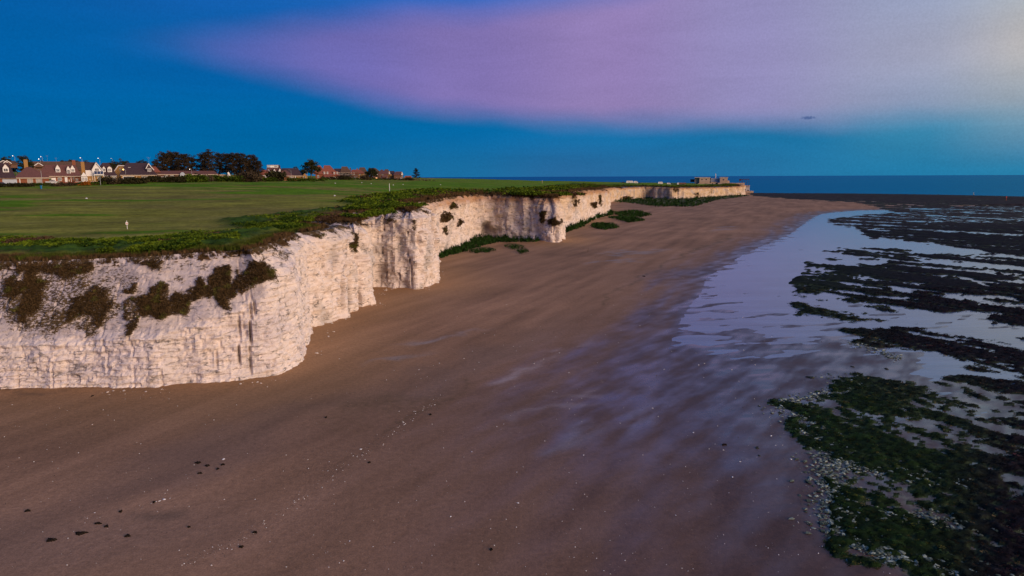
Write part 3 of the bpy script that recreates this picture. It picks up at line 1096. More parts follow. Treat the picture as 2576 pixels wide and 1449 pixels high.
# ================================================================== PLATEAU
X, Y, Fq = fan(62, 1700, -1.25, 0.42, 0.0042)
topl = [tuple(p) for p in TOP]
landt = topl + [(302, 1010), (230, 1000), (150, 930), (60, 880), (0, 830), (-60, 720), (-110, 700), (-170, 760), (-400, 1100), (-2500, 1700), (-2500, 60), (-150, 60)]
xs_, ys_ = X, Y
ins = inpoly(X, Y, landt)
nearc = np.ones(len(X), bool)
nd = np.full(len(X), 1e9)
nset = np.zeros(len(X))
for row in CL[::4]:
    d2 = (X - row[0]) ** 2 + (Y - row[1]) ** 2
    m_ = d2 < nd
    nd[m_] = d2[m_]
    nset[m_] = row[3]
inb = inpoly(X, Y, [tuple(p) for p in CL[::2, :2]] + landt[len(topl):])
sd0 = np.where(inb, np.sqrt(nd) - nset, -np.sqrt(nd) - nset)
ins = sd0 > 0
sdist = np.abs(sd0)
sdn = np.where(ins, sdist, -sdist) + 0.5 * fbm(X / 2.5, Y / 2.5, 3, 5) * np.clip(Y / 90, 1, 1.7)
z = ztop(X, Y)
band = np.clip(10 + 0.03 * Y + 7 * fbm(X / 30, Y / 30, 2, 9), 6, 40)
scrubm = ss(band + 3, band - 2, sdn) * ss(2.5, 5.5, sdn)
z = z + 0.16 * fbm(X / 14, Y / 14, 3, 6) + scrubm * (0.35 + 0.5 * np.abs(fbm(X / 3.0, Y / 3.0, 3, 7))) * np.clip(1.2 - Y / 900, 0.4, 1)
z = z - (0.8 + 0.7 * ss(125, 140, Y)) * ss(0.0, -1.1, sdn) - 0.25 * ss(2.0, 0.0, sdn)
px, py = proj(np.stack([X, Y, z], 1))
g1 = 1.4 * fbm(X / 26, Y / 7, 5, 14)
g2 = fbm(X / 7, Y / 7, 4, 15)
field = np.array([0.118, 0.116, 0.018]) * (1 + 0.28 * g1)[:, None]
dry = np.clip(0.35 + 0.9 * fbm(X / 45, Y / 14, 3, 18), 0, 1)[:, None] * 0.5
field = field * (1 - dry) + np.array([0.110, 0.086, 0.030]) * dry
# rough green strips along the far side of the field
strip = ss(0.2, 0.55, fbm(X / 60, Y / 12, 3, 22) + 0.5 * ss(215, 255, Y) * (Y < 420)) + 0.7 * ss(300, 360, Y) * (X > -60)
strip = np.clip(strip, 0, 1)[:, None]
field = field * (1 - strip) + np.array([0.058, 0.115, 0.004]) * strip
scr = np.array([0.030, 0.058, 0.008]) * (0.6 + 0.9 * np.abs(g2))[:, None]
edgeb = np.array([0.075, 0.045, 0.022]) * (0.8 + 0.5 * g2)[:, None]
tn = field * (1 - scrubm[:, None]) + scr * scrubm[:, None]
pre = ss(4.5, 2.5, sdn) * 1.0
turfnear = ss(-60, -52, X) * ss(-22, -30, X) * (Y < 130)
edgeg = np.array([0.036, 0.046, 0.010]) * (0.8 + 0.5 * g2)[:, None]
eb = edgeb * (1 - turfnear[:, None]) + edgeg * turfnear[:, None]
brown_w = np.clip(pre + 0.5 * ss(9, 3, sdn) * (g2 > 0.1), 0, 1)[:, None]
tn = tn * (1 - brown_w) + eb * brown_w
soil = ss(0.2, -0.7, sdn)[:, None]
tn = tn * 1.9
tn = tn * (1 - soil) + (np.array([0.12, 0.066, 0.03]) * (0.7 + 0.6 * np.abs(g2))[:, None]) * soil
keep = (sdn > -1.15)[Fq].all(1)
Vp, Fp, Ap = compact(np.stack([X, Y, z], 1), Fq, keep, {'tone': tn.clip(0.004, 0.6)})
o = link('clifftop_ground', np_mesh('clifftop_ground', Vp, Fp, TURF, True, Ap))
tag(o, 'grassy clifftop field rising to the houses', kind='structure')

# ================================================================== CLIFF
VEG = [(87, 718, 24, 40, .62), (181, 682, 55, 22, .62), (75, 806, 38, 30, .68), (162, 744, 50, 42, .5), (253, 770, 42, 60, .8), (227, 818, 48, 20, .7), (327, 728, 22, 13, .8), (389, 775, 62, 40, .95),
       (405, 733, 24, 22, .8), (327, 808, 9, 30, .9), (502, 735, 30, 34, .95), (557, 724, 32, 58, 1.1), (655, 690, 44, 38, .85), (389, 664, 32, 13, .8), (90, 668, 150, 16, .75), (30, 720, 26, 40, .75), (150, 800, 40, 30, .7), (330, 770, 26, 20, .7), (455, 760, 26, 30, .85), (610, 700, 20, 34, .75), (110, 745, 160, 100, .60),
       (290, 700, 60, 40, .40), (700, 640, 40, 14, .5), (891, 612, 10, 26, 1.1), (1121, 548, 15, 14, .95), (1139, 519, 12, 9, .9), (1043, 567, 8, 16, .8), (1156, 561, 6, 7, 1), (1118, 580, 7, 9, .95), (1041, 519, 18, 14, .75),
       (1366, 546, 8, 16, 1), (1396, 560, 16, 10, 1.1), (1446, 505, 8, 20, .8), (1493, 517, 8, 8, .95), (1509, 503, 4, 18, .9), (1000, 540, 30, 8, .55), (970, 552, 30, 7, .6), (1700, 478, 10, 7, .8), (1790, 482, 8, 8, .5), (1880, 480, 6, 6, .5), (800, 590, 30, 6, .5),
       (452, 700, 18, 12, .5), (480, 668, 60, 8, .4), (620, 660, 26, 10, .45), (1578, 498, 14, 6, 1.1), (1622, 500, 6, 3, 1.0), (1753, 492, 8, 8, .8)]
PITS = [(1224, 580, 9, 20, 4.5), (1098, 602, 2.6, 20, 2.5), (630, 850, 2.2, 95, 0.9), (601, 870, 1.8, 70, 0.7), (864, 740, 3, 40, 1.5), (880, 740, 3, 40, 0.8), (960, 690, 14, 30, 0.7), (1090, 560, 3, 30, 0.8), (545, 905, 1.5, 20, 0.4), (640, 775, 3, 20, 0.6),
        (45, 960, 3, 14, 0.6), (170, 960, 2, 18, 0.4), (1400, 600, 3, 20, 0.8), (1330, 590, 2, 14, 0.4), (905, 725, 2, 40, 0.8), (1240, 590, 8, 14, 1.2)]
NR = 120
tt = np.concatenate([np.linspace(0, 1, NR), [1.01, 1.02, 1.04, 1.06]])
Ti, Si = np.meshgrid(tt, np.arange(NC), indexing='ij')
base_z = -0.4
zt_ = CL[:, 2][Si]
tcl = np.clip(Ti, 0, 1)
set_ = CL[:, 3][Si]
brk = CL[:, 4][Si]
prof = np.where(tcl < brk, 0.14 * tcl / brk, 0.14 + 0.86 * ((tcl - brk) / (1 - brk)) ** 1.15)
off = prof * set_
Zc = base_z + (zt_ - base_z + 0.1) * tcl
over = np.clip((Ti - 1) / 0.06, 0, 1)
off = off + over * 8.0
Zc = Zc - over * 0.9
s_ = arc[Si]
Yd = CL[:, 1][Si]
lod = np.clip(Yd / 90.0, 1, 6)
# buttresses, ledges, blocks, joints
vis0 = np.clip(1.3 - lod / 3.0, 0, 1)
ridge = 1 - 2 * np.abs(pn(s_ / 9.0, Zc / 60.0, 1))
rid2 = 1 - 2 * np.abs(pn(s_ / 3.4, Zc / 16.0, 2))
bays = pn(s_ / 22.0, 0 * s_, 3)
facing = ss(95, 115, Yd)                                # the near face is smoother than the fluted ones beyond
d_ = (0.35 + 1.25 * facing) * 0.8 * ridge + (0.14 + 0.32 * facing) * rid2 + (0.7 + 1.3 * facing) * bays + 0.5 * (1 - facing) * pn(s_ / 7.0, Zc / 40.0, 33)
big_far = ss(300, 500, Yd)
d_ = d_ + big_far * (3.2 * (1 - 2 * np.abs(pn(s_ / 16.0, Zc / 50.0, 31))) + 1.3 * (1 - 2 * np.abs(pn(s_ / 6.0, Zc / 26.0, 35))))
d_ = d_ + (0.22 + 0.38 * facing) * fbm(s_ / 3.2, Zc / 3.2, 5, 4) + 0.13 * (1 - 2 * np.abs(fbm(s_ / 1.0, Zc / 0.9, 3, 204))) * vis0
zw = Zc + 0.25 * pn(s_ / 14.0, 0 * s_, 6)
d_ = d_ + (0.17 * pn(s_ / 5.0, zw / 0.6, 7) + 0.10 * pn(s_ / 2.2, zw / 0.3, 8)) * (0.12 + 0.88 * vis0)
blk = cell((s_ + 0.45 * cell(0 * s_, zw / 0.8, 3) * 3) / 1.5, zw / 0.8, 1) - 0.5
blk2 = cell((s_ + cell(0 * s_, zw / 0.42, 5) * 2) / 0.8, zw / 0.42, 2) - 0.5
vis = np.clip(1.3 - lod / 3.0, 0, 1)
fretted = ss(0.0, 0.5, fbm(s_ / 7.0, Zc / 5.0, 2, 12) + 0.25)
d_ = d_ + vis * fretted * (0.20 * blk + 0.12 * blk2)
jt = np.abs(((s_ + 1.2 * pn(s_ * 0.02, Zc / 5.0, 9)) / 3.1) % 1.0 - 0.5)
jmask = cell(s_ / 3.1 + 0.5, Zc / 4.5, 4) > 0.55
d_ = d_ - (0.3 + 0.6 * facing) * np.exp(-(jt / (0.03 + 0.03 * facing)) ** 2) * jmask * np.clip(1.6 - lod / 3, 0, 1)
slope_part = ss(brk, brk + 0.08, tcl) * (set_ > 4.5)
d_ = d_ * (1 - 0.45 * slope_part)
fade = ss(1.03, 0.95, Ti) * (0.75 - 0.45 * facing) + 0.25 + 0.45 * facing
toe = ss(0.0, 0.05, tcl)
d_ = d_ * (0.7 + 0.3 * toe) * fade + 0.3 * (1 - ss(0, 0.12, tcl))
Bx = CL[:, 0][Si]
By = CL[:, 1][Si]
nx_, ny_ = NOR[:, 0][Si], NOR[:, 1][Si]
Xc = Bx - nx_ * off + nx_ * d_
Yc = By - ny_ * off + ny_ * d_
pxc, pyc = proj(np.stack([Xc.ravel(), Yc.ravel(), Zc.ravel()], 1))
pxc = pxc.reshape(Xc.shape)
pyc = pyc.reshape(Xc.shape)
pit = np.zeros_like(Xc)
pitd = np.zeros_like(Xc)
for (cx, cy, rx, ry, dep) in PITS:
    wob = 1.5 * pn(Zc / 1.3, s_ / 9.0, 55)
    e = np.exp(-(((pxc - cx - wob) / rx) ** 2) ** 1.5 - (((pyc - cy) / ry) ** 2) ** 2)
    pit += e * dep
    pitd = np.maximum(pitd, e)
Xc = Xc - nx_ * pit
Yc = Yc - ny_ * pit
veg = np.zeros_like(Xc)
wx = 17 * fbm(s_ / 2.2, Zc / 2.2, 4, 61) * np.clip(90 / Yd, 0.2, 1.2)
wy = 17 * fbm(s_ / 2.2, Zc / 2.2, 4, 62) * np.clip(90 / Yd, 0.2, 1.2)
for (cx, cy, rx, ry, a_) in VEG:
    e = 1 - ss(0.62, 1.28, np.sqrt(((pxc + wx - cx) / rx) ** 2 + ((pyc + wy - cy) / ry) ** 2))
    veg = np.maximum(veg, e * a_ * (1.0 if rx > 17 else 0.85))
veg = veg * np.where(veg < 0.7, 0.75 + 0.9 * np.abs(fbm(s_ / 6.0, Zc / 4.0, 3, 222)), 1)
veg = np.where(tcl < 0.12, 0, veg)
# hanging turf under the edge
hang = ss(0.955, 1.0, tcl + 0.05 * fbm(s_ / 1.5, Zc / 3.0, 3, 63))
veg = np.maximum(veg, hang * 0.85)
bulge = ss(0.5, 0.8, veg) * 0.3 * np.abs(fbm(s_ / 0.9, Zc / 0.9, 3, 64)) + ss(0.5, 0.8, veg) * 0.12
Xc = Xc + nx_ * bulge
Yc = Yc + ny_ * bulge
# colour of the rock
cw = np.array([0.82, 0.72, 0.67])
ct_ = np.array([0.66, 0.47, 0.27])
cg = np.array([0.40, 0.37, 0.36])
tan_amt = (0.15 + 0.55 * ss(180, 330, Yd) + 0.25 * ss(500, 700, Yd)) * ss(0.15, 0.95, tcl + 0.35 * fbm(s_ / 12, Zc / 8, 3, 65)) + 0.42 * ss(450, 650, Yd) + 0.12 * facing
tan_amt = np.clip(tan_amt, 0, 0.9)
tonec = cw * (1 - tan_amt[..., None]) + ct_ * tan_amt[..., None]
oran = (ss(0.80, 0.93, tcl + 0.02 * fbm(s_ / 3, Zc, 3, 66)) * ss(170, 230, Yd) * 0.8)[..., None]
tonec = tonec * (1 - oran) + np.array([0.42, 0.20, 0.075]) * oran
grey = (ss(0.1, 0.7, fbm(s_ / 4.5, Zc / 9.0, 4, 67)) * (0.35 + 0.6 * facing) * ss(1.0, 0.75, tcl))[..., None]
tonec = tonec * (1 - grey * 0.7) + cg * grey * 0.7
stain = (ss(0.25, 0.8, fbm(s_ / 3.0, Zc / 1.1, 4, 68)) * 0.35)[..., None]
tonec = tonec * (1 - stain) + np.array([0.55, 0.40, 0.26]) * stain
scree = (slope_part * (0.5 + 0.5 * fbm(s_ / 3, Zc / 2, 3, 231)).clip(0, 1) * (1 - ss(0.95, 1.0, tcl)))[..., None]
tonec = tonec * (1 - scree) + np.array([0.50, 0.43, 0.42]) * scree
pk = ss(0.0, 0.6, fbm(s_ / 9.0, Zc / 3.5, 4, 241))[..., None] * (1 - 0.5 * facing[..., None])
tonec = tonec * (1 - 0.55 * pk) + np.array([0.62, 0.55, 0.57]) * 0.55 * pk
wb = (ss(0.16, 0.02, tcl) * 0.5 * (1 - 0.7 * facing))[..., None]
tonec = tonec * (1 - wb) + np.array([0.85, 0.80, 0.77]) * wb
pit_shade = np.clip(pitd * 0.55, 0, 1)[..., None]  # shade inside the cave and clefts, painted into the chalk colour
tonec = tonec * (1 - pit_shade) + np.array([0.22, 0.15, 0.12]) * pit_shade
algae = (ss(0.06, 0.0, tcl) * ss(180, 260, Yd) * 0.5)[..., None]
tonec = tonec * (1 - algae) + np.array([0.25, 0.29, 0.24]) * algae
green_t = (ss(0.13, 0.06, tcl) * ss(0.2, 0.6, fbm(s_ / 1.2, Zc / 0.8, 3, 69)) * np.exp(-((pxc - 640) / 60) ** 2) * 0.6)[..., None]
tonec = tonec * (1 - green_t) + np.array([0.30, 0.33, 0.20]) * green_t
idx = np.arange(Xc.size).reshape(Xc.shape)
Fc = np.stack([idx[:-1, :-1], idx[:-1, 1:], idx[1:, 1:], idx[1:, :-1]], -1).reshape(-1, 4)
CV = np.stack([Xc.ravel(), Yc.ravel(), Zc.ravel()], 1)
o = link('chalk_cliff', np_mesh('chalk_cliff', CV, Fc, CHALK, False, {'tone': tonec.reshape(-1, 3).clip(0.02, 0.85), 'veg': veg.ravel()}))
tag(o, 'white chalk cliff with ledges, clefts and a cave', kind='structure')

# ================================================================== scattered plants and stones (joined meshes)
def leaf_proto(n, flat=0.6, size=0.32, rng=None, tri=True):
    rng = rng or RNG
    P = rng.normal(size=(n, 3))
    P /= np.linalg.norm(P, axis=1)[:, None]
    P *= (rng.random((n, 1)) ** 0.4)
    P[:, 2] = np.abs(P[:, 2]) * flat
    a = rng.normal(size=(n, 3))
    a /= np.linalg.norm(a, axis=1)[:, None]
    b = rng.normal(size=(n, 3))
    b -= (a * b).sum(1)[:, None] * a
    b /= np.linalg.norm(b, axis=1)[:, None]
    sz = size * (0.6 + 0.8 * rng.random((n, 1)))
    v = np.stack([P - a * sz * 0.6, P + a * sz * 0.6, P + b * sz], 1).reshape(-1, 3)
    f = np.arange(n * 3).reshape(-1, 3)
    return v, f


def rock_proto(rng):
    v = []
    for k in range(5):
        q_ = 2 * math.pi * k / 5 + rng.random() * 0.6
        r_ = 0.8 + 0.4 * rng.random()
        v.append((r_ * math.cos(q_), r_ * math.sin(q_), -0.15))
    for k in range(4):
        q_ = 2 * math.pi * k / 4 + rng.random() * 0.8
        r_ = 0.45 + 0.35 * rng.random()
        v.append((r_ * math.cos(q_), r_ * math.sin(q_), 0.35 + 0.35 * rng.random()))
    f = [(0, 1, 5), (1, 2, 6), (1, 6, 5), (2, 3, 6), (3, 7, 6), (3, 4, 7), (4, 8, 7), (4, 0, 8), (0, 5, 8), (5, 6, 7), (5, 7, 8)]
    return np.array(v), np.array(f)


def scatter_mesh(name, protos, P, sc, tones, mat, smooth=False, rng=None):
    rng = rng or RNG
    Vs, Fs_, Ts = [], [], []
    n0 = 0
    pick = rng.integers(0, len(protos), len(P))
    for k, (pv, pf) in enumerate(protos):
        m_ = pick == k
        if not m_.any():
            continue
        p = P[m_]
        s3 = sc[m_]
        if s3.ndim == 1:
            s3 = np.stack([s3, s3, s3], 1)
        a = rng.random(len(p)) * 6.283
        ca, sa = np.cos(a)[:, None], np.sin(a)[:, None]
        vx = pv[None, :, 0] * s3[:, 0:1]
        vy = pv[None, :, 1] * s3[:, 1:2]
        vz = pv[None, :, 2] * s3[:, 2:3]
        w_ = np.stack([vx * ca - vy * sa + p[:, 0:1], vx * sa + vy * ca + p[:, 1:2], vz + p[:, 2:3]], -1)
        Vs.append(w_.reshape(-1, 3))
        Fs_.append((pf[None] + (np.arange(len(p)) * len(pv))[:, None, None] + n0).reshape(-1, 3))
        n0 += len(p) * len(pv)
        jit = 0.7 + 0.6 * rng.random((len(p), len(pv), 1))
        Ts.append((tones[m_][:, None, :] * jit).reshape(-1, 3))
    return np_mesh(name, np.concatenate(Vs), np.concatenate(Fs_), mat, smooth, {'tone': np.concatenate(Ts).clip(0.003, 0.9)})


# interpolators on the finished surfaces
def plateau_points(n, dmin, dmax, i0=0, i1=None, dens_fall=True):
    """random points at dmin..dmax metres inland of the cliff edge"""
    i1 = i1 or NC - 1
    L_ = np.diff(arc[i0:i1 + 1])
    w = L_ / np.clip(CL[i0:i1, 1] / 90.0, 0.8, 20) ** (1.3 if dens_fall else 0)
    c = np.cumsum(w)
    k = np.searchsorted(c, RNG.random(n) * c[-1])
    k = np.clip(k + i0, 0, NC - 2)
    dd_ = dmin + (dmax - dmin) * RNG.random(n)
    u = RNG.random(n)[:, None]
    P = TOP[k] * (1 - u) + TOP[k + 1] * u - NOR[k] * dd_[:, None]
    return P, dd_


leafp = [leaf_proto(16, 0.75, 0.34, np.random.default_rng(i)) for i in range(5)]
grassp = []
for i in range(4):
    rg_ = np.random.default_rng(30 + i)
    n = 12
    a = rg_.random(n) * 6.283
    r_ = rg_.random(n) * 0.5
    bx, by = r_ * np.cos(a), r_ * np.sin(a)
    ln = 0.6 + 0.6 * rg_.random(n)
    lx, ly = bx + 0.5 * (rg_.random(n) - 0.5), by + 0.5 * (rg_.random(n) - 0.5)
    v = np.stack([np.stack([bx - 0.07, by, 0 * bx - 0.1], 1), np.stack([bx + 0.07, by + 0.03, 0 * bx - 0.1], 1), np.stack([lx, ly, ln], 1)], 1).reshape(-1, 3)
    grassp.append((v, np.arange(n * 3).reshape(-1, 3)))

# leafy scrub along the edge (alexanders and brambles)
P, dd_ = plateau_points(21000, 3.5, 20.0)
bn = np.clip(10 + 0.03 * P[:, 1] + 7 * fbm(P[:, 0] / 30, P[:, 1] / 30, 2, 9), 6, 40)
nl = (P[:, 1] < 112) & (P[:, 0] < -24)
keep = (dd_ < bn + 1 + 7 * nl) & (fbm(P[:, 0] / 6, P[:, 1] / 6, 2, 77) > -0.35) & (dd_ > 2.5 + 6.5 * nl + 1.5 * fbm(P[:, 0] / 9, P[:, 1] / 9, 2, 74))
P = P[keep]
zz = ztop(P[:, 0], P[:, 1]) + 0.35
cl_ = fbm(P[:, 0] / 5, P[:, 1] / 5, 3, 78)
hue = np.clip(0.5 + 0.9 * cl_ + 0.25 * RNG.normal(size=len(P)), 0, 1)[:, None]
tone_s = np.array([0.022, 0.050, 0.006]) * (1 - hue) + np.array([0.125, 0.18, 0.012]) * hue
brn = (fbm(P[:, 0] / 12, P[:, 1] / 12, 2, 79) > 0.42)[:, None]
tone_s = np.where(brn, np.array([0.085, 0.052, 0.028]), tone_s)
sc = (0.55 + 0.5 * RNG.random(len(P))) * np.clip(P[:, 1] / 140, 0.9, 2.2)
o = link('clifftop_scrub', scatter_mesh('clifftop_scrub', leafp, np.stack([P[:, 0], P[:, 1], zz], 1), np.stack([sc, sc, sc * 0.8], 1), tone_s, LEAF))
tag(o, 'band of leafy green and brown scrub along the cliff edge', 'scrub', kind='stuff')

# brown and green grass hanging over the edge
P, dd_ = plateau_points(15000, -0.9, 5.0)
i_near = int(np.argmax(CL[:, 1] > 118))
P2, dd2 = plateau_points(17000, 0.5, 14.0, 0, i_near, False)
P, dd_ = np.concatenate([P, P2]), np.concatenate([dd_, dd2])
zz = ztop(P[:, 0], P[:, 1]) - 0.15 - 0.6 * ss(0.3, -1, dd_)
nearg = ((P[:, 0] > -62) & (P[:, 0] < -26) & (P[:, 1] < 125) & (dd_ > 1.0 + 1.5 * fbm(P[:, 0] / 7, P[:, 1] / 7, 2, 75)))[:, None]
tone_s = np.where(nearg, np.array([0.062, 0.080, 0.012]), np.array([0.095, 0.058, 0.026])) * (0.6 + 0.8 * RNG.random((len(P), 1)))
sc = (0.32 + 0.3 * RNG.random(len(P))) * np.clip(P[:, 1] / 120, 0.9, 2.2)
o = link('edge_grass', scatter_mesh('edge_grass', grassp, np.stack([P[:, 0], P[:, 1], zz], 1), sc, tone_s, LEAF))
tag(o, 'brown tufted grass overhanging the cliff edge', 'grass', kind='stuff')

# shrubs rooted on the cliff face
vflat = veg.ravel()
cand = np.where((vflat > 0.72) & (tcl.ravel() < 0.97))[0]
wts = np.clip(Yd.ravel()[cand] / 90, 1, 6)
sel_ = RNG.choice(cand, size=min(9000, len(cand)), replace=False, p=wts / wts.sum())
P = CV[sel_]
sel_n = np.stack([nx_.ravel()[sel_], ny_.ravel()[sel_]], 1)
P[:, :2] += sel_n * 0.1
hn = fbm(P[:, 0] / 1.5, P[:, 2] / 1.5, 3, 88)
tone_s = np.where((hn > 0.45)[:, None], np.array([0.095, 0.088, 0.022]), np.array([0.080, 0.050, 0.022])) * (0.6 + 0.8 * RNG.random((len(P), 1)))
sc = (0.20 + 0.22 * RNG.random(len(P))) * np.clip(P[:, 1] / 110, 0.9, 2.4)
o = link('cliff_shrubs', scatter_mesh('cliff_shrubs', leafp, P, sc, tone_s, LEAF))
tag(o, 'dark brown shrubs clinging to the chalk face', 'shrubs', kind='stuff')

# dune grass at the foot of the cliffs
gp = []
for poly, n in ((GR[2], 1500), (GR[0], 2600), (GR[1], 900), (GR[3], 300), (GR[4], 250), (GR[5], 300), (GR[6], 90), (GR[7], 50), (GR[8], 40)):
    xs = [p[0] for p in poly]
    ys = [p[1] for p in poly]
    qx = min(xs) + (max(xs) - min(xs)) * RNG.random(n * 3)
    qy = min(ys) + (max(ys) - min(ys)) * RNG.random(n * 3)
    m_ = inpoly(qx, qy, poly)
    for a, b in list(zip(qx[m_], qy[m_]))[:n]:
        gp.append(un(a, b, 0.9))
gp = np.array(gp)
zb, _, _ = beach_z(gp[:, 0], gp[:, 1])
dc2 = dist_line(gp[:, 0], gp[:, 1], [tuple(p) for p in CL[::6, :2]])
hgt = 1 + 2.0 * np.exp(-dc2 / 6.0)
tone_s = np.array([0.020, 0.048, 0.010]) * (0.5 + RNG.random((len(gp), 1)))
sc = np.clip(gp[:, 1] / 330, 0.5, 1.4) * (0.6 + 0.6 * RNG.random(len(gp)))
o = link('dune_grass', scatter_mesh('dune_grass', leafp + grassp, np.stack([gp[:, 0], gp[:, 1], zb + 0.25], 1), np.stack([sc, sc, sc * hgt], 1), tone_s, LEAF))
tag(o, 'green grass and bushes growing along the foot of the cliff', 'grass', kind='stuff')

# seaweed tufts on the near reef
rv = Vr[(Vr[:, 1] < 150)]
rvt = Ar['tone'][(Vr[:, 1] < 150)]
pr = np.clip(rv[:, 1] / 60, 0.3, 3)
ii = RNG.choice(len(rv), size=min(15000, len(rv)), replace=False, p=pr / pr.sum())
sc = (0.06 + 0.12 * RNG.random(len(ii))) * np.clip(rv[ii, 1] / 70, 0.8, 1.6)
o = link('seaweed', scatter_mesh('seaweed', [leaf_proto(12, 0.5, 0.45, np.random.default_rng(60 + i)) for i in range(4)], rv[ii], np.stack([sc * 2.0, sc * 2.0, sc * 0.7], 1), rvt[ii] * (0.5 + 2.6 * RNG.random((len(ii), 1)) ** 2) * np.where(RNG.random((len(ii), 1)) < 0.3, np.array([2.4, 1.2, 0.9]), np.array([1.0, 1.0, 1.0])), WEED))
tag(o, 'tufts of green and black seaweed covering the rocks', 'seaweed', kind='stuff')

# pale rubble along the landward fringe of the reef
rocks = [rock_proto(np.random.default_rng(90 + i)) for i in range(6)]
FR = [(1965, 1022), (2010, 1050), (2060, 1085), (2085, 1130), (2095, 1180), (2100, 1240), (2110, 1290), (2130, 1345), (2190, 1385), (2260, 1412), (2350, 1425), (2450, 1440), (2560, 1470)]
FR2 = [(2080, 950), (2150, 965), (2120, 985), (2050, 1000), (1960, 1020)]
FR3 = [(2140, 862), (2200, 880), (2260, 905)]
rp = []
for line, n, wd in ((FR, 2100, 20), (FR2, 450, 12), (FR3, 300, 8), ([(2100, 1170), (2300, 1200), (2450, 1230)], 500, 14), ([(2150, 1300), (2300, 1300), (2560, 1340)], 500, 16), ([(2080, 1150), (2080, 1260), (2100, 1340)], 500, 26)):
    seg = np.array(line, float)
    ln = np.concatenate([[0], np.cumsum(np.linalg.norm(np.diff(seg, axis=0), axis=1))])
    q_ = RNG.random(n) * ln[-1]
    lx = np.interp(q_, ln, seg[:, 0]) + RNG.normal(size=n) * wd * 1.3
    ly = np.interp(q_, ln, seg[:, 1]) + RNG.normal(size=n) * wd * 0.6
    rp += [un(a, b, 0.0) for a, b in zip(lx, ly)]
rp = np.array(rp)
zb, _, _ = beach_z(rp[:, 0], rp[:, 1])
zb += 0.07 * RNG.random(len(rp))
sc = 0.04 + 0.17 * RNG.random(len(rp)) ** 3
cc = RNG.random((len(rp), 1))
cc = cc ** 2.0
tone_s = np.array([0.42, 0.48, 0.38]) * cc + np.array([0.055, 0.075, 0.045]) * (1 - cc)
o = link('chalk_rubble', scatter_mesh('chalk_rubble', rocks, np.stack([rp[:, 0], rp[:, 1], zb + 0.02], 1), np.stack([sc * 1.5, sc, sc * 0.45], 1), tone_s, STONE))
tag(o, 'pale chalk rubble washed along the landward edge of the reef', 'rubble', kind='stuff')

k_ = RNG.integers(0, int(np.argmax(CL[:, 1] > 280)), 700)
dn = np.abs(RNG.normal(size=700)) * 1.1 + 1.1
fp = CL[k_, :2] + NOR[k_] * dn[:, None]
fk_ = fbm(fp[:, 0] / 9, fp[:, 1] / 9, 2, 301) > 0.05
fp = fp[fk_]
zb, _, _ = beach_z(fp[:, 0], fp[:, 1])
sc = (0.05 + 0.22 * RNG.random(len(fp)) ** 4) * np.clip(fp[:, 1] / 110, 0.8, 1.5)
o = link('fallen_chalk', scatter_mesh('fallen_chalk', rocks, np.stack([fp[:, 0], fp[:, 1], zb + 0.1], 1), np.stack([sc * 1.3, sc, sc * 0.8], 1), np.tile(np.array([0.62, 0.54, 0.47]), (len(fp), 1)), STONE))
tag(o, 'small lumps of fallen chalk along the foot of the cliff', 'rubble', kind='stuff')

# shell grit and small pebbles sprinkled over the beach
n = 2600
qx = 2576 * RNG.random(n)
qy = 560 + 889 * RNG.random(n) ** 0.7
m_ = (qy > 1000) | (qx > 800)
m_ &= ~((qx > 2100) & (qy < 1300))
gx = np.array([un(a, b, 0.3) for a, b in zip(qx[m_], qy[m_])])
wr = np.array([(440, 1449), (620, 1365), (760, 1265), (860, 1190), (1000, 1082), (1120, 1000)], float)
ln = np.concatenate([[0], np.cumsum(np.linalg.norm(np.diff(wr, axis=0), axis=1))])
q_ = RNG.random(420) * ln[-1]
gx = np.concatenate([gx, np.array([un(a, b, 0.3) for a, b in zip(np.interp(q_, ln, wr[:, 0]) + RNG.normal(size=420) * 10, np.interp(q_, ln, wr[:, 1]) + RNG.normal(size=420) * 6)])])
q2 = RNG.random(300)
gx = np.concatenate([gx, np.array([un(a, b, 0.9) for a, b in zip(430 * q2, 988 + 10 * RNG.random(300) + 10 * q2)])])
zb, _, _ = beach_z(gx[:, 0], gx[:, 1])
okk = ~inpoly(gx[:, 0], gx[:, 1], landpoly)
gx, zb = gx[okk], zb[okk]
sc = (0.012 + 0.05 * RNG.random(len(gx)) ** 3) * np.clip(gx[:, 1] / 60, 0.8, 1.6)
wh = RNG.random((len(gx), 1)) < 0.55
tone_s = np.where(wh, np.array([0.75, 0.72, 0.68]), np.array([0.10, 0.07, 0.05]))
o = link('shell_grit', scatter_mesh('shell_grit', rocks, np.stack([gx[:, 0], gx[:, 1], zb + 0.005], 1), sc, tone_s, STONE))
tag(o, 'white shell grit and dark weed scraps sprinkled over the sand', 'shell grit', kind='stuff')

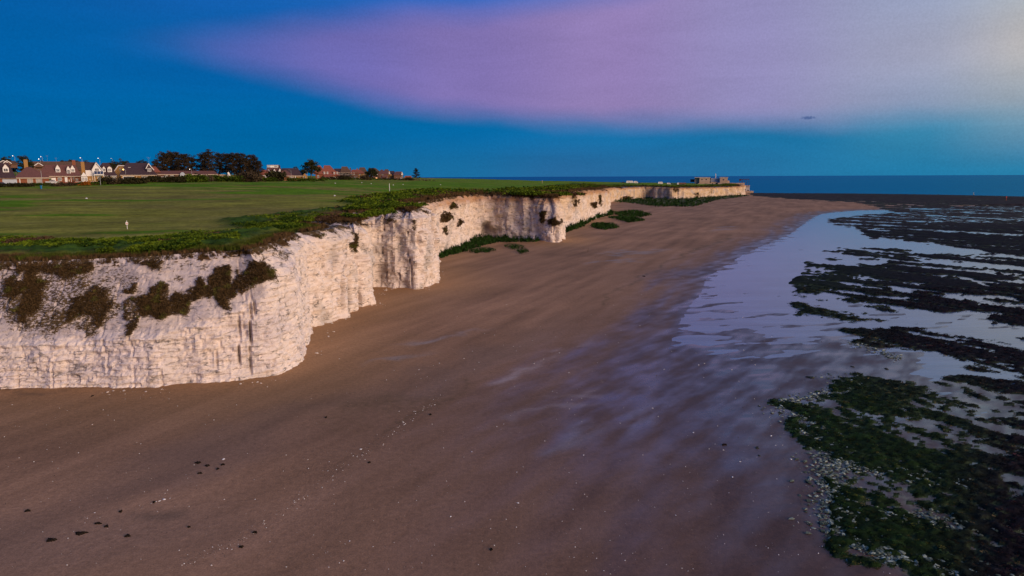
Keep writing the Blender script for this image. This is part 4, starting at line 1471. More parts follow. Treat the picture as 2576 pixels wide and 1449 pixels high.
# ================================================================== BUILDINGS
M_ = {
    'brick': pmat('brick', (0.24, 0.085, 0.045), 0.9, 0.3, 4.0),
    'tanbrick': pmat('tan_brick', (0.36, 0.20, 0.07), 0.9, 0.25, 4.0),
    'brownwall': pmat('brown_wall', (0.16, 0.085, 0.06), 0.9, 0.25, 3.0),
    'tile': pmat('roof_tile', (0.15, 0.068, 0.058), 0.9, 0.25, 2.0, 0.3),
    'tilered': pmat('red_roof_tile', (0.26, 0.085, 0.055), 0.9, 0.25, 2.0, 0.3),
    'tiledark': pmat('dark_roof_tile', (0.060, 0.036, 0.042), 0.9, 0.3, 2.0, 0.3),
    'tilebrown': pmat('brown_roof_tile', (0.13, 0.075, 0.045), 0.9, 0.3, 2.0, 0.3),
    'white': pmat('white_paint', (0.80, 0.78, 0.76), 0.6, 0.06, 2.0),
    'cream': pmat('cream_trim', (0.62, 0.50, 0.38), 0.7, 0.08, 2.0),
    'grey': pmat('grey_render', (0.30, 0.27, 0.26), 0.9, 0.15, 1.5),
    'concrete': pmat('concrete', (0.60, 0.42, 0.28), 0.9, 0.22, 0.5),
    'concretelight': pmat('pale_concrete', (0.68, 0.60, 0.54), 0.9, 0.15, 0.5),
    'metal': pmat('galvanised_metal', (0.30, 0.31, 0.33), 0.5, 0.1, 3.0, metal=0.3),
    'dark': pmat('dark_opening', (0.012, 0.016, 0.022), 0.5, 0.2, 2.0),
    'blue': pmat('blue_paint', (0.01, 0.07, 0.22), 0.4, 0.1, 2.0),
    'paleblue': pmat('pale_blue_cladding', (0.42, 0.47, 0.56), 0.6, 0.08, 1.0),
    'glass': pmat('window_glass', (0.05, 0.06, 0.07), 0.12, 0.1, 2.0, spec=0.8),
    'bluglass': pmat('blue_glass', (0.008, 0.035, 0.13), 0.15, 0.2, 2.0, spec=0.8),
    'curtain': pmat('net_curtain', (0.34, 0.33, 0.33), 0.7, 0.2, 6.0),
    'bark': pmat('bark', (0.13, 0.075, 0.05), 0.95, 0.3, 3.0),
    'rust': pmat('rusty_iron', (0.10, 0.03, 0.02), 0.8, 0.3, 3.0),
    'black': pmat('black_rubber', (0.015, 0.015, 0.015), 0.8, 0.1, 2.0),
    'carblue': pmat('blue_car_paint', (0.01, 0.16, 0.36), 0.3, 0.05, 2.0, spec=0.6),
    'cardark': pmat('dark_car_paint', (0.015, 0.02, 0.04), 0.3, 0.05, 2.0, spec=0.6),
    'redpaint': pmat('red_paint', (0.45, 0.03, 0.02), 0.5, 0.1, 2.0),
    'yellow': pmat('yellow_paint', (0.7, 0.38, 0.02), 0.5, 0.1, 2.0),
    'wood': pmat('weathered_wood', (0.07, 0.045, 0.03), 0.9, 0.3, 3.0),
    'lampwhite': pmat('lit_lamp_white', (1, 0.95, 0.85), 0.5, 0.0, 1.0, emit=(1.0, 0.93, 0.80), emit_s=3.0),
    'lampamber': pmat('lit_lamp_amber', (1, 0.7, 0.3), 0.5, 0.0, 1.0, emit=(1.0, 0.62, 0.18), emit_s=3.0),
    'litwindow': pmat('lit_window', (1, 0.6, 0.3), 0.5, 0.0, 1.0, emit=(1.0, 0.45, 0.10), emit_s=0.9),
}


class Frame:
    """a thing that faces the drone; callers give outlines in the pixels of one enlarged view"""

    def __init__(s, name, label, cat, ox, oy, k, xc, yb, Yd, rz=0.0, group=None):
        s.ox, s.oy, s.k, s.Yd = ox, oy, k, Yd
        s.xc, s.yb = xc, yb
        q_ = 1.4907
        w = at_depth((ox + xc / k) / q_, (oy + yb / k) / q_, Yd)
        azm = math.atan2(w.x, w.y)
        s.ca2 = math.cos(azm) ** 2
        s.mx = Yd / 2560.0 / k * math.cos(azm)
        s.mz = Yd / 2560.0 / k
        s.g = zt1(w.x, w.y)
        s.z0 = w.z
        s.root = thing(name, label, cat, (w.x, w.y, w.z), -azm + rz, group)

    def x(s, v):
        return (v - s.xc) * s.mx

    def z(s, v):
        return (s.yb - v) * s.mz

    def box(s, name, x0, x1, y0, y1, d0, d1, mat, parent=None):
        return MB().box(s.x(x0), s.x(x1), d0, d1, s.z(y1), s.z(y0)).obj(name, M_[mat], parent or s.root)

    def wall(s, x0, x1, ytop, d0, d1, mat, name='wall'):
        return MB().box(s.x(x0), s.x(x1), d0, d1, -1.6, s.z(ytop)).obj(name, M_[mat], s.root)

    def gable(s, name, pts, d0, d1, mat, parent=None):
        return MB().poly_prism([(s.x(a), s.z(b)) for a, b in pts], d0, d1).obj(name, M_[mat], parent or s.root)

    def hip(s, name, ex0, ex1, ey, rx0, rx1, ry, d0, d1, mat, parent=None, th=0.18):
        a, b, c, d = s.x(ex0), s.x(ex1), s.x(rx0), s.x(rx1)
        ze, zr = s.z(ey), s.z(ry)
        dm = (d0 + d1) / 2
        vs = [(a, d0, ze), (b, d0, ze), (b, d1, ze), (a, d1, ze), (c, dm, zr), (d, dm, zr), (a, d0, ze - th), (b, d0, ze - th), (b, d1, ze - th), (a, d1, ze - th)]
        fs = [(0, 1, 5, 4), (1, 2, 5), (2, 3, 4, 5), (3, 0, 4), (6, 7, 1, 0), (7, 8, 2, 1), (8, 9, 3, 2), (9, 6, 0, 3), (9, 8, 7, 6)]
        return MB().raw(vs, fs).obj(name, M_[mat], parent or s.root)

    def window(s, x0, x1, y0, y1, d=0.0, n=2, frame='white', pane='glass', name='window', parent=None):
        X0, X1, Z0, Z1 = s.x(x0), s.x(x1), s.z(y1), s.z(y0)
        t_ = min(0.10, (X1 - X0) * 0.1)
        m = MB()
        m.box(X0, X1, d - 0.10, d - 0.003, Z1 - t_, Z1)
        m.box(X0, X1, d - 0.12, d - 0.003, Z0, Z0 + t_)
        step = (X1 - X0 - t_) / n
        for i in range(n + 1):
            m.box(X0 + i * step, X0 + i * step + t_, d - 0.10, d - 0.003, Z0 + t_, Z1 - t_)
        w = m.obj(name, M_[frame], parent or s.root)
        for i in range(n):
            MB().box(X0 + i * step + t_, X0 + (i + 1) * step, d - 0.05, d - 0.004, Z0 + t_, Z1 - t_).obj('pane', M_[pane], w)
        return w

    def trim(s, pts, d, wdt, mat='white', name='bargeboard', parent=None):
        m = MB()
        P_ = [(s.x(a), s.z(b)) for a, b in pts]
        for (a, b), (c, e) in zip(P_[:-1], P_[1:]):
            l_ = math.hypot(c - a, e - b)
            nx, nz = -(e - b) / l_ * wdt / 2, (c - a) / l_ * wdt / 2
            m.poly_prism([(a - nx, b - nz), (c - nx, e - nz), (c + nx, e + nz), (a + nx, b + nz)], d - 0.08, d)
        return m.obj(name, M_[mat], parent or s.root)

    def dormer(s, x0, x1, yap, ye, yb, dfront, dback, n=3, wall='white', roof='tile'):
        """a gabled dormer with a window in its face"""
        w = 0.08 * (x1 - x0)
        root = s.gable('dormer', [(x0, yb), (x1, yb), (x1, ye), ((x0 + x1) / 2, yap), (x0, ye)], dfront, dback, wall)
        xm = (x0 + x1) / 2
        m = MB()
        A, B, C = (s.x(x0 - w), s.z(ye)), (s.x(xm), s.z(yap)), (s.x(x1 + w), s.z(ye))
        m.poly_prism([A, B, C, (C[0], C[1] + 0.15), (B[0], B[1] + 0.2), (A[0], A[1] + 0.15)][::-1], dfront - 0.15, dback)
        m.obj('dormer_roof', M_[roof], root)
        s.window(x0 + w * 1.5, x1 - w * 1.5, ye + 0.1 * (yb - ye), yb - 0.12 * (yb - ye), dfront, n, 'white', 'glass', 'dormer_window', root)
        return root


Z1 = (0, 540, 6.133)
Z2 = (400, 540, 6.133)
Z3 = (800, 540, 6.133)
Z4 = (1200, 560, 6.133)

# --- the brown-roofed bungalow with the wide garage door
h = Frame('bungalow', 'brick bungalow with big brown hipped roof, pale garage door and one white dormer', 'house', *Z1, 560, 900, 262)
h.wall(-420, 1140, 790, 0, 11, 'brick')
h.hip('roof', 330, 1195, 782, 640, 760, 535, -0.6, 11.6, 'tile')
h.hip('roof', -480, 330 + 60, 780, -300, 250, 450, -0.75, 11.2, 'tiledark')
h.box('fascia', -420, 1190, 778, 795, -0.72, -0.6, 'cream')
h.box('garage_door', 75, 400, 812, 955, -0.06, 0, 'paleblue')
h.window(630, 765, 800, 905, 0, 2, 'cream', 'curtain')
h.window(830, 970, 800, 910, 0, 2, 'cream', 'curtain')
h.box('downpipe', 455, 475, 795, 915, -0.1, -0.003, 'white')
h.dormer(110, 245, 475, 560, 655, 1.2, 5.5, 2)
h.box('chimney', 600, 695, 360, 560, 8.5, 10.0, 'tanbrick')
h.trim([(45, 430), (130, 385), (235, 432)], 10, 0.2)

# --- the chalet bungalow with three white dormers
h = Frame('chalet_bungalow', 'chalet bungalow with three white gabled dormers and white front door', 'house', *Z1, 1550, 880, 272)
h.wall(1195, 1870, 752, 0, 9, 'brick')
h.hip('roof', 860, 1890, 750, 1100, 1780, 488, -0.5, 9.5, 'tile')
h.box('fascia', 1150, 1890, 742, 756, -0.62, -0.5, 'cream')
h.dormer(1312, 1418, 485, 570, 655, 1.2, 5, 3)
h.dormer(1562, 1645, 512, 580, 722, 0.8, 5, 2)
h.dormer(1652, 1752, 495, 575, 655, 1.2, 5, 3)
h.box('garage_door', 1200, 1298, 780, 876, -0.06, 0, 'white')
h.window(1340, 1432, 775, 846, 0, 3)
h.window(1690, 1718, 770, 832, 0, 1, name='oval_window')
d_ = h.box('door', 1500, 1560, 765, 876, -0.08, 0, 'white')
h.box('handle', 1550, 1554, 820, 826, -0.12, -0.08, 'metal', d_)
h.box('downpipe', 1638, 1650, 770, 870, -0.1, -0.003, 'white')
h.box('meter_box', 1580, 1612, 820, 862, -0.1, -0.003, 'cream')
h.box('chimney', 1705, 1785, 378, 520, 5.5, 6.8, 'brick')
h.window(1745, 1805, 795, 845, 0, 2, 'cream', 'curtain')

# --- porch with white gable
h = Frame('garden_room', 'small white gabled garden room between the chalet bungalow and the balcony house', 'garden room', *Z1, 1945, 850, 268)
h.wall(1878, 2018, 742, 0, 3.5, 'white')
h.gable('roof', [(1862, 748), (1940, 650), (2032, 748)], -0.3, 4.0, 'tile')
h.gable('gable', [(1870, 745), (1940, 656), (2024, 745)], -0.38, -0.303, 'white')
h.window(1890, 1950, 770, 845, 0, 2, 'white', 'curtain')
h.window(1958, 2012, 770, 845, 0, 2, 'white', 'curtain')

# --- the white gable house with the blue balcony
h = Frame('balcony_house', 'white gabled house with blue glass balcony over tan brick ground floor', 'house', *Z1, 2220, 850, 282)
h.wall(1990, 2400, 742, 0.05, 10, 'tanbrick')
h.gable('gable_wall', [(2140, 742), (2400, 742), (2400, 650), (2250, 448), (2140, 605)], 0, 9.5, 'white')
h.box('side_wall', 1992, 2140, 610, 740, 0.6, 9, 'white')
h.gable('roof', [(2130, 612), (2250, 436), (2420, 662), (2420, 648), (2250, 415), (2130, 592)][::-1], -0.4, 9.8, 'tiledark')
h.gable('roof', [(1975, 608), (2140, 608), (2240, 432), (1995, 430)], 1.2, 1.5, 'tiledark')
h.trim([(2140, 612), (2250, 442), (2415, 655)], -0.4, 0.25)
b_ = h.box('balcony', 2178, 2405, 700, 718, -1.6, 0, 'white')
h.box('balcony_glass', 2180, 2392, 632, 700, -1.6, -1.52, 'bluglass', b_)
for q0 in (2180, 2250, 2322, 2388):
    h.box('post', q0, q0 + 6, 628, 700, -1.66, -1.605, 'white', b_)
h.box('support', 2396, 2406, 718, 850, -1.6, -1.45, 'white')
h.box('support', 2182, 2192, 718, 850, -1.6, -1.45, 'white')
h.window(2208, 2300, 565, 628, 0, 3)
h.window(2250, 2335, 755, 840, 0.05, 3, 'white', 'curtain')
h.box('downpipe', 2132, 2142, 745, 840, -0.05, 0.045, 'white')
h.box('vent', 2062, 2090, 800, 830, -0.04, 0.045, 'cream')
h.box('chimney', 1905, 1985, 422, 850, 1.0, 2.6, 'tanbrick')

# --- white dormer house and its neighbour
h = Frame('dormer_house', 'dark-roofed house with two wide white dormers beside the white gable house', 'house', *Z2, 60, 820, 296)
h.wall(-60, 235, 735, 0, 9, 'tanbrick')
h.hip('roof', -120, 260, 738, -60, 90, 445, -0.4, 10, 'tiledark')
h.dormer(-70, -5, 520, 560, 645, 1.0, 5, 2)
h.dormer(40, 140, 520, 560, 650, 1.0, 5, 4)
h.window(-10, 35, 760, 805, 0, 2)
h.window(45, 95, 750, 812, 0, 2)
h.window(130, 225, 745, 822, 0, 4)
h.box('fascia', -60, 240, 735, 745, -0.5, -0.4, 'white')

# --- half-hipped brown gable
h = Frame('half_hipped_house', 'brown house with white-edged half-hipped gable and one small window', 'house', *Z2, 350, 820, 312)
h.gable('wall', [(190, 900), (190, 640), (295, 512), (430, 512), (505, 590), (505, 900)], 0, 9, 'tanbrick')
h.gable('roof', [(185, 642), (292, 508), (432, 508), (510, 592), (510, 575), (436, 490), (288, 490), (180, 625)][::-1], -0.3, 9.3, 'tilebrown')
h.trim([(185, 645), (295, 508), (430, 508), (508, 588)], -0.3, 0.28)
h.window(315, 348, 565, 630, 0, 1)

# --- the large dark-roofed house with the tan garage wing
h = Frame('dark_roofed_house', 'large dark-roofed house with white-edged gable and open dark garage', 'house', *Z2, 740, 820, 300)
h.wall(345, 1150, 728, 0, 10, 'tanbrick')
h.hip('roof', 300, 1190, 722, 480, 950, 438, -0.5, 16, 'tiledark')
h.box('fascia', 335, 1160, 716, 730, -0.62, -0.5, 'cream')
g_ = h.box('garage_opening', 400, 640, 755, 822, -0.05, 0, 'dark')
h.box('frame', 380, 398, 742, 822, -0.1, -0.003, 'white', g_)
h.box('frame', 398, 650, 742, 753, -0.1, -0.003, 'white', g_)
h.gable('gable_wall', [(935, 712), (935, 575), (990, 470), (1095, 600), (1095, 712)], 1.6, 8, 'tiledark')
h.trim([(925, 575), (992, 458), (1108, 605)], 1.5, 0.28)
h.window(958, 1045, 565, 640, 1.6, 4)
h.box('downpipe', 690, 702, 735, 815, -0.1, -0.003, 'cream')
h.box('rooflight', 520, 575, 540, 552, 4.6, 4.8, 'white')
h.window(800, 960, 735, 800, 0, 3, 'tanbrick', 'curtain')

# --- long low bungalows behind the pines
h = Frame('long_bungalow', 'long low bungalow with arched glass porch, half hidden behind the pine trunks', 'house', *Z2, 1850, 790, 345)
h.wall(1150, 2570, 705, 0, 9, 'brownwall')
h.hip('roof', 1100, 2600, 706, 1220, 2480, 618, -0.4, 9.4, 'tile')
h.box('fascia', 1140, 2560, 700, 712, -0.5, -0.4, 'cream')
p_ = h.gable('porch', [(1700, 800), (1700, 690), (1725, 660), (1760, 650), (1790, 665), (1808, 700), (1808, 800)], -1.6, 0.0, 'paleblue')
h.window(1705, 1800, 725, 795, -1.6, 4, 'white', 'curtain', 'window', p_)
for a, b in ((1340, 1420), (1480, 1560), (1895, 1985), (2010, 2070), (2120, 2180), (2280, 2330), (2440, 2560)):
    h.window(a, b, 722, 775, 0, 3 if b - a > 75 else 2, 'white', 'curtain')
h = Frame('tan_cabin', 'small tan cabin with flat roof among the pine trunks', 'cabin', *Z3, 220, 780, 352)
h.wall(115, 315, 712, 0, 4, 'tanbrick')
h.box('roof', 100, 330, 705, 716, -0.3, 4.3, 'cream')
h.window(160, 230, 730, 765, 0, 2, 'cream', 'curtain')
h = Frame('white_gabled_shed', 'narrow white gabled shed right of the tan cabin', 'shed', *Z3, 365, 765, 350)
h.gable('wall', [(335, 800), (335, 660), (350, 642), (372, 660), (398, 720), (398, 800)], 0, 3, 'white')
h.box('door', 345, 372, 700, 765, -0.06, 0, 'paleblue')
h = Frame('white_arched_porch', 'narrow white arched porch beside the bare bush', 'porch', *Z3, 948, 745, 352)
h.gable('wall', [(925, 800), (925, 700), (950, 658), (975, 690), (978, 800)], 0, 2, 'white')
h.window(935, 970, 705, 735, 0, 1)

# --- pink-roofed bungalow and the house with white dormers behind
h = Frame('pink_roofed_bungalow', 'small bungalow with pinkish hipped roof and white garage door', 'house', *Z3, 1150, 775, 360)
h.wall(1010, 1300, 728, 0, 8, 'brick')
h.hip('roof', 985, 1310, 722, 1140, 1215, 600, -0.4, 8.4, 'tilered')
h.box('fascia', 1000, 1300, 718, 730, -0.5, -0.4, 'white')
h.box('garage_door', 1185, 1280, 738, 785, -0.06, 0, 'white')
h.window(1040, 1100, 735, 765, 0, 2, 'cream', 'curtain')
h = Frame('twin_dormer_house', 'tall dark house with two pointed white dormers and a dark chimney', 'house', *Z3, 1400, 770, 392)
h.wall(1210, 1570, 640, 0, 9, 'brownwall')
h.hip('roof', 1190, 1590, 700, 1250, 1560, 545, -0.4, 9.4, 'tile')
h.trim([(1275, 590), (1385, 715)], -0.6, 0.4, 'paleblue')
h.dormer(1392, 1442, 565, 620, 675, 0.6, 5, 1)
h.dormer(1508, 1572, 565, 625, 685, 0.6, 5, 2)
h.window(1025, 1070, 610, 655, 0.5, 1)
h.window(1030, 1068, 668, 700, 0.5, 1)
h.box('chimney', 1508, 1552, 492, 580, 4, 5.5, 'tiledark')
h = Frame('white_block', 'flat-roofed white modern building rising behind the dark roofs', 'building', *Z3, 1370, 600, 520)
h.wall(1240, 1505, 492, 0, 14, 'white')
h.box('parapet', 1236, 1508, 484, 494, -0.3, 14.3, 'grey')
h.box('side_bay', 1242, 1318, 500, 540, -0.6, -0.02, 'paleblue')
h.window(1405, 1480, 505, 530, 0, 3, 'grey', 'curtain')
h = Frame('hip_roofed_bungalow', 'bungalow with steep pyramid-like purple-brown roof and red brick walls', 'house', *Z3, 1650, 790, 372)
h.wall(1590, 1880, 742, 0, 9, 'brick')
h.hip('roof', 1465, 1860, 735, 1655, 1672, 598, -0.4, 10, 'tile')
h.hip('roof', 1560, 2060, 738, 1700, 1960, 560, 3.0, 14, 'tiledark')
h.wall(1880, 2050, 742, 0.8, 9, 'tanbrick')
h.box('fascia', 1470, 2050, 732, 744, -0.5, -0.4, 'cream')
h.box('downpipe', 1880, 1898, 744, 790, -0.1, -0.003, 'white')
h.gable('gable_wall', [(2050, 800), (2050, 740), (2100, 680), (2145, 705), (2160, 800)], -0.4, 6, 'tanbrick')
h.window(2078, 2110, 740, 782, -0.4, 1)
h.window(1740, 1860, 750, 778, 0, 3, 'cream', 'curtain')

# --- the two-storey row to the right
def pitched(name, label, Yd, rz, zof, xc, yb, walls, roofs, wins, extras=()):
    h_ = Frame(name, label, 'house', *zof, xc, yb, Yd, rz)
    for w_ in walls:
        h_.wall(*w_)
    for r_ in roofs:
        h_.hip('roof', *r_)
    for w_ in wins:
        h_.window(*w_)
    for e_ in extras:
        if e_[0] == 'g':
            h_.gable(*e_[1:])
        elif e_[0] == 'b':
            h_.box(*e_[1:])
        elif e_[0] == 't':
            h_.trim(*e_[1:])
    return h_


pitched('red_roofed_house', 'first red-roofed two-storey house right of the dark round tree', 430, 0, Z4, 10, 665,
        [(-100, 82, 570, 0, 9, 'brick'), (82, 200, 628, -2, 3, 'brownwall')], [(-150, 185, 570, -40, 15, 372, -0.4, 9.4, 'tilered'), (60, 310, 628, 110, 200, 572, -2.4, 3, 'tilered')],
        [(-60, -20, 600, 650, 0, 2), (88, 125, 520, 572, -0.3, 2, 'white', 'curtain'), (158, 195, 520, 572, -0.3, 2, 'white', 'curtain'), (92, 135, 632, 662, -2, 2), (215, 350, 630, 660, -2, 5, 'white', 'curtain')],
        [('b', 'bay_wall', 80, 205, 512, 630, 0, 4, 'tilered')])
pitched('red_roofed_house', 'second red-roofed two-storey house with long sloping roof and white upper windows', 436, 0, Z4, 250, 665,
        [(205, 420, 585, 0, 9, 'brick'), (210, 505, 640, -2, 0, 'cream')], [(55, 430, 575, 105, 240, 375, -0.4, 10, 'tilered'), (380, 500, 640, 420, 450, 585, -2.3, 2, 'tilered')],
        [(318, 352, 525, 575, -0.5, 2, 'white', 'curtain'), (385, 415, 525, 575, -0.5, 2, 'white', 'curtain'), (240, 290, 640, 662, -2, 2), (300, 350, 640, 662, -2, 2), (440, 500, 632, 662, -2, 2, 'white', 'litwindow')],
        [('b', 'bay_wall', 300, 425, 515, 600, -0.38, 4, 'tilered')])
pitched('dark_roofed_terrace_house', 'wide tan two-storey house with turret-like hipped roof', 452, 0, Z4, 560, 670,
        [(430, 705, 540, 0, 10, 'grey')], [(320, 720, 545, 340, 640, 445, -0.4, 10.4, 'tiledark'), (470, 735, 545, 510, 635, 400, -0.6, 12, 'tilebrown')],
        [(598, 655, 548, 580, 0, 2, 'cream', 'dark'), (672, 690, 545, 585, 0, 1), (565, 577, 560, 660, 0, 1, 'white', 'curtain')],
        [('b', 'chimney', 695, 722, 428, 500, 7, 8.5, 'tilebrown'), ('b', 'fascia', 430, 700, 538, 546, -0.55, -0.4, 'cream')])
pitched('red_gabled_house', 'dark-walled two-storey house with red roof and two bright upper windows', 440, 0, Z4, 870, 680,
        [(710, 890, 520, 0, 9, 'brownwall'), (890, 1025, 555, 0.5, 8, 'tanbrick')], [(690, 1040, 555, 745, 935, 470, -0.5, 9.4, 'tilered')],
        [(720, 748, 540, 588, 0, 1, 'white', 'curtain'), (775, 805, 540, 588, 0, 2, 'white', 'curtain'), (780, 815, 640, 680, 0, 1, 'white', 'curtain'), (712, 722, 640, 672, 0, 1), (905, 940, 558, 595, 0.5, 2), (995, 1012, 580, 630, 0.5, 1), (910, 960, 640, 672, 0.5, 2)],
        [('b', 'canopy', 785, 850, 632, 640, -1.0, -0.01, 'grey'), ('b', 'chimney', 850, 880, 440, 480, 4, 5, 'brick')])
pitched('brown_hipped_house', 'brown hip-roofed house peeping over the red gabled house', 480, 0, Z4, 985, 680,
        [(880, 1085, 530, 0, 9, 'tanbrick')], [(865, 1100, 530, 925, 1035, 420, -0.4, 9.4, 'tilebrown')], [(1000, 1030, 545, 580, 0, 2)])
pitched('tall_hipped_house', 'tall brown hipped roof directly right of the round dark tree', 470, 0, Z4, 1290, 680,
        [(1215, 1370, 520, 0, 9, 'brownwall')], [(1180, 1400, 525, 1230, 1290, 437, -0.4, 9.4, 'tilebrown')], [(1300, 1335, 560, 590, 0, 2, 'white', 'curtain'), (1275, 1320, 645, 678, 0, 2, 'white', 'litwindow')])
pitched('lean_to_house', 'two-storey house with small lean-to roof below twin white windows', 452, 0, Z4, 1480, 680,
        [(1395, 1565, 560, 0, 9, 'brownwall')], [(1340, 1590, 565, 1400, 1560, 490, -0.4, 9.4, 'tile'), (1420, 1555, 640, 1450, 1530, 600, -2.4, 1, 'tile')],
        [(1425, 1442, 562, 600, 0, 1), (1448, 1464, 562, 600, 0, 1), (1405, 1425, 645, 678, 0, 1), (1525, 1552, 650, 680, 0, 1, 'white', 'curtain')])
pitched('dark_hipped_house', 'dark hip-roofed house behind the lean-to house', 490, 0, Z4, 1480, 680,
        [(1370, 1600, 540, 0, 9, 'brownwall')], [(1365, 1490, 520, 1410, 1440, 468, -0.4, 8, 'tilebrown'), (1455, 1620, 540, 1500, 1570, 462, -0.4, 9.4, 'tilebrown')], [(1500, 1530, 560, 590, 0, 1)])
pitched('white_gable_terrace', 'end terrace with white gable peak and lit amber window', 462, 0, Z4, 1650, 682,
        [(1575, 1710, 575, 0, 9, 'tanbrick')], [(1560, 1740, 575, 1605, 1715, 500, -0.4, 9.4, 'tiledark')],
        [(1665, 1690, 578, 615, 0, 1), (1590, 1620, 650, 672, 0, 1, 'white', 'curtain'), (1665, 1705, 652, 682, 0, 2, 'white', 'curtain'), (1628, 1642, 580, 600, 0, 1, 'white', 'litwindow')],
        [('g', 'gable', [(1578, 577), (1600, 504), (1624, 577)], -0.6, -0.45, 'white')])
pitched('end_terrace_house', 'long dark house with white gable peak at its right end', 456, 0, Z4, 1810, 685,
        [(1705, 1912, 585, 0, 9, 'brownwall')], [(1690, 1925, 588, 1745, 1888, 514, -0.4, 9.4, 'tile')],
        [(1760, 1775, 650, 682, 0, 1), (1840, 1900, 655, 685, 0, 3, 'white', 'curtain'), (1880, 1900, 600, 640, 0, 1, 'cream', 'curtain')],
        [('g', 'gable', [(1868, 592), (1890, 517), (1914, 592)], -0.6, -0.45, 'white')])
h = Frame('cottage', 'small low red-roofed cottage left of the lone pine', 'house', *Z4, 2030, 690, 470)
h.wall(1950, 2110, 655, 0, 6, 'brownwall')
h.gable('roof', [(1940, 658), (1955, 612), (2100, 612), (2118, 658)], -0.4, 6.4, 'tilered')
h.window(1970, 1995, 664, 684, 0, 1)
h.window(2050, 2090, 664, 684, 0, 2, 'white', 'curtain')

# --- roofs of the streets behind
for lab, Zq, xc, yb, Yd, rz, ex0, ex1, ey, rx0, rx1, ry, rm, ch in [
    ('brown roof with white bargeboards behind the big bungalow', Z1, 200, 470, 330, 0, 0, 420, 450, 60, 340, 385, 'tilebrown', None),
    ('low brown roof with white-edged gable behind the chalet bungalow', Z1, 930, 560, 330, 0, 800, 1040, 500, 860, 960, 440, 'tile', None),
    ('long mottled brown roof spanning the skyline left of the balcony house', Z1, 1300, 520, 400, 0, 680, 1960, 500, 760, 1850, 402, 'tilebrown', None),
    ('dark roof between the chalet dormers and the tan chimney', Z1, 1830, 600, 310, 0, 1740, 2000, 590, 1800, 1900, 505, 'tilebrown', None),
    ('dark roof right of the white balcony gable', Z1, 2450, 520, 380, 0, 2290, 2760, 520, 2360, 2600, 432, 'tiledark', None),
    ('brown roof close behind the dark-roofed house', Z2, 1120, 640, 340, 0, 1000, 1240, 640, 1050, 1120, 500, 'tilered', None),
    ('long low dark roof between the twin-dormer house and the round tree', Z3, 1700, 620, 480, 0, 1540, 1960, 600, 1580, 1830, 556, 'tiledark', None),
]:
    h = Frame('house', lab, 'house', *Zq, xc, yb, Yd, rz)
    h.wall(ex0 + 0.06 * (ex1 - ex0), ex1 - 0.06 * (ex1 - ex0), ey + 2, 0.5, 9, 'brownwall')
    h.hip('roof', ex0, ex1, ey, rx0, rx1, ry, 0, 9.5, rm)
    if lab.startswith('brown roof with white') or lab.startswith('low brown'):
        mid = (ex0 + ex1) / 2 - 0.1 * (ex1 - ex0)
        h.gable('gable_wall', [(mid - 90, ey + 30), (mid - 80, ey - 5), (mid, ry + 4), (mid + 85, ey - 5), (mid + 90, ey + 30)], -1.0, 3, 'brownwall')
        h.trim([(mid - 95, ey), (mid, ry), (mid + 100, ey)], -1.0, 0.28)

# ================================================================== TREES
def leaf_mesh(name, clumps, mat, tone_a, tone_b, rng, per=34, size=0.30):
    """clumps: [(x, y, z, radius)]"""
    V_, F_, T_ = [], [], []
    n0 = 0
    for (cx, cy, cz, r_) in clumps:
        pv, pf = leaf_proto(per, 0.75, size, rng)
        pv = pv * r_ + np.array([cx, cy, cz])
        V_.append(pv)
        F_.append(pf + n0)
        n0 += len(pv)
        hh = rng.random()
        T_.append((np.array(tone_a) * (1 - hh) + np.array(tone_b) * hh)[None] * (0.6 + 0.8 * rng.random((len(pv), 1))))
    return np_mesh(name, np.concatenate(V_), np.concatenate(F_), mat, False, {'tone': np.concatenate(T_)})


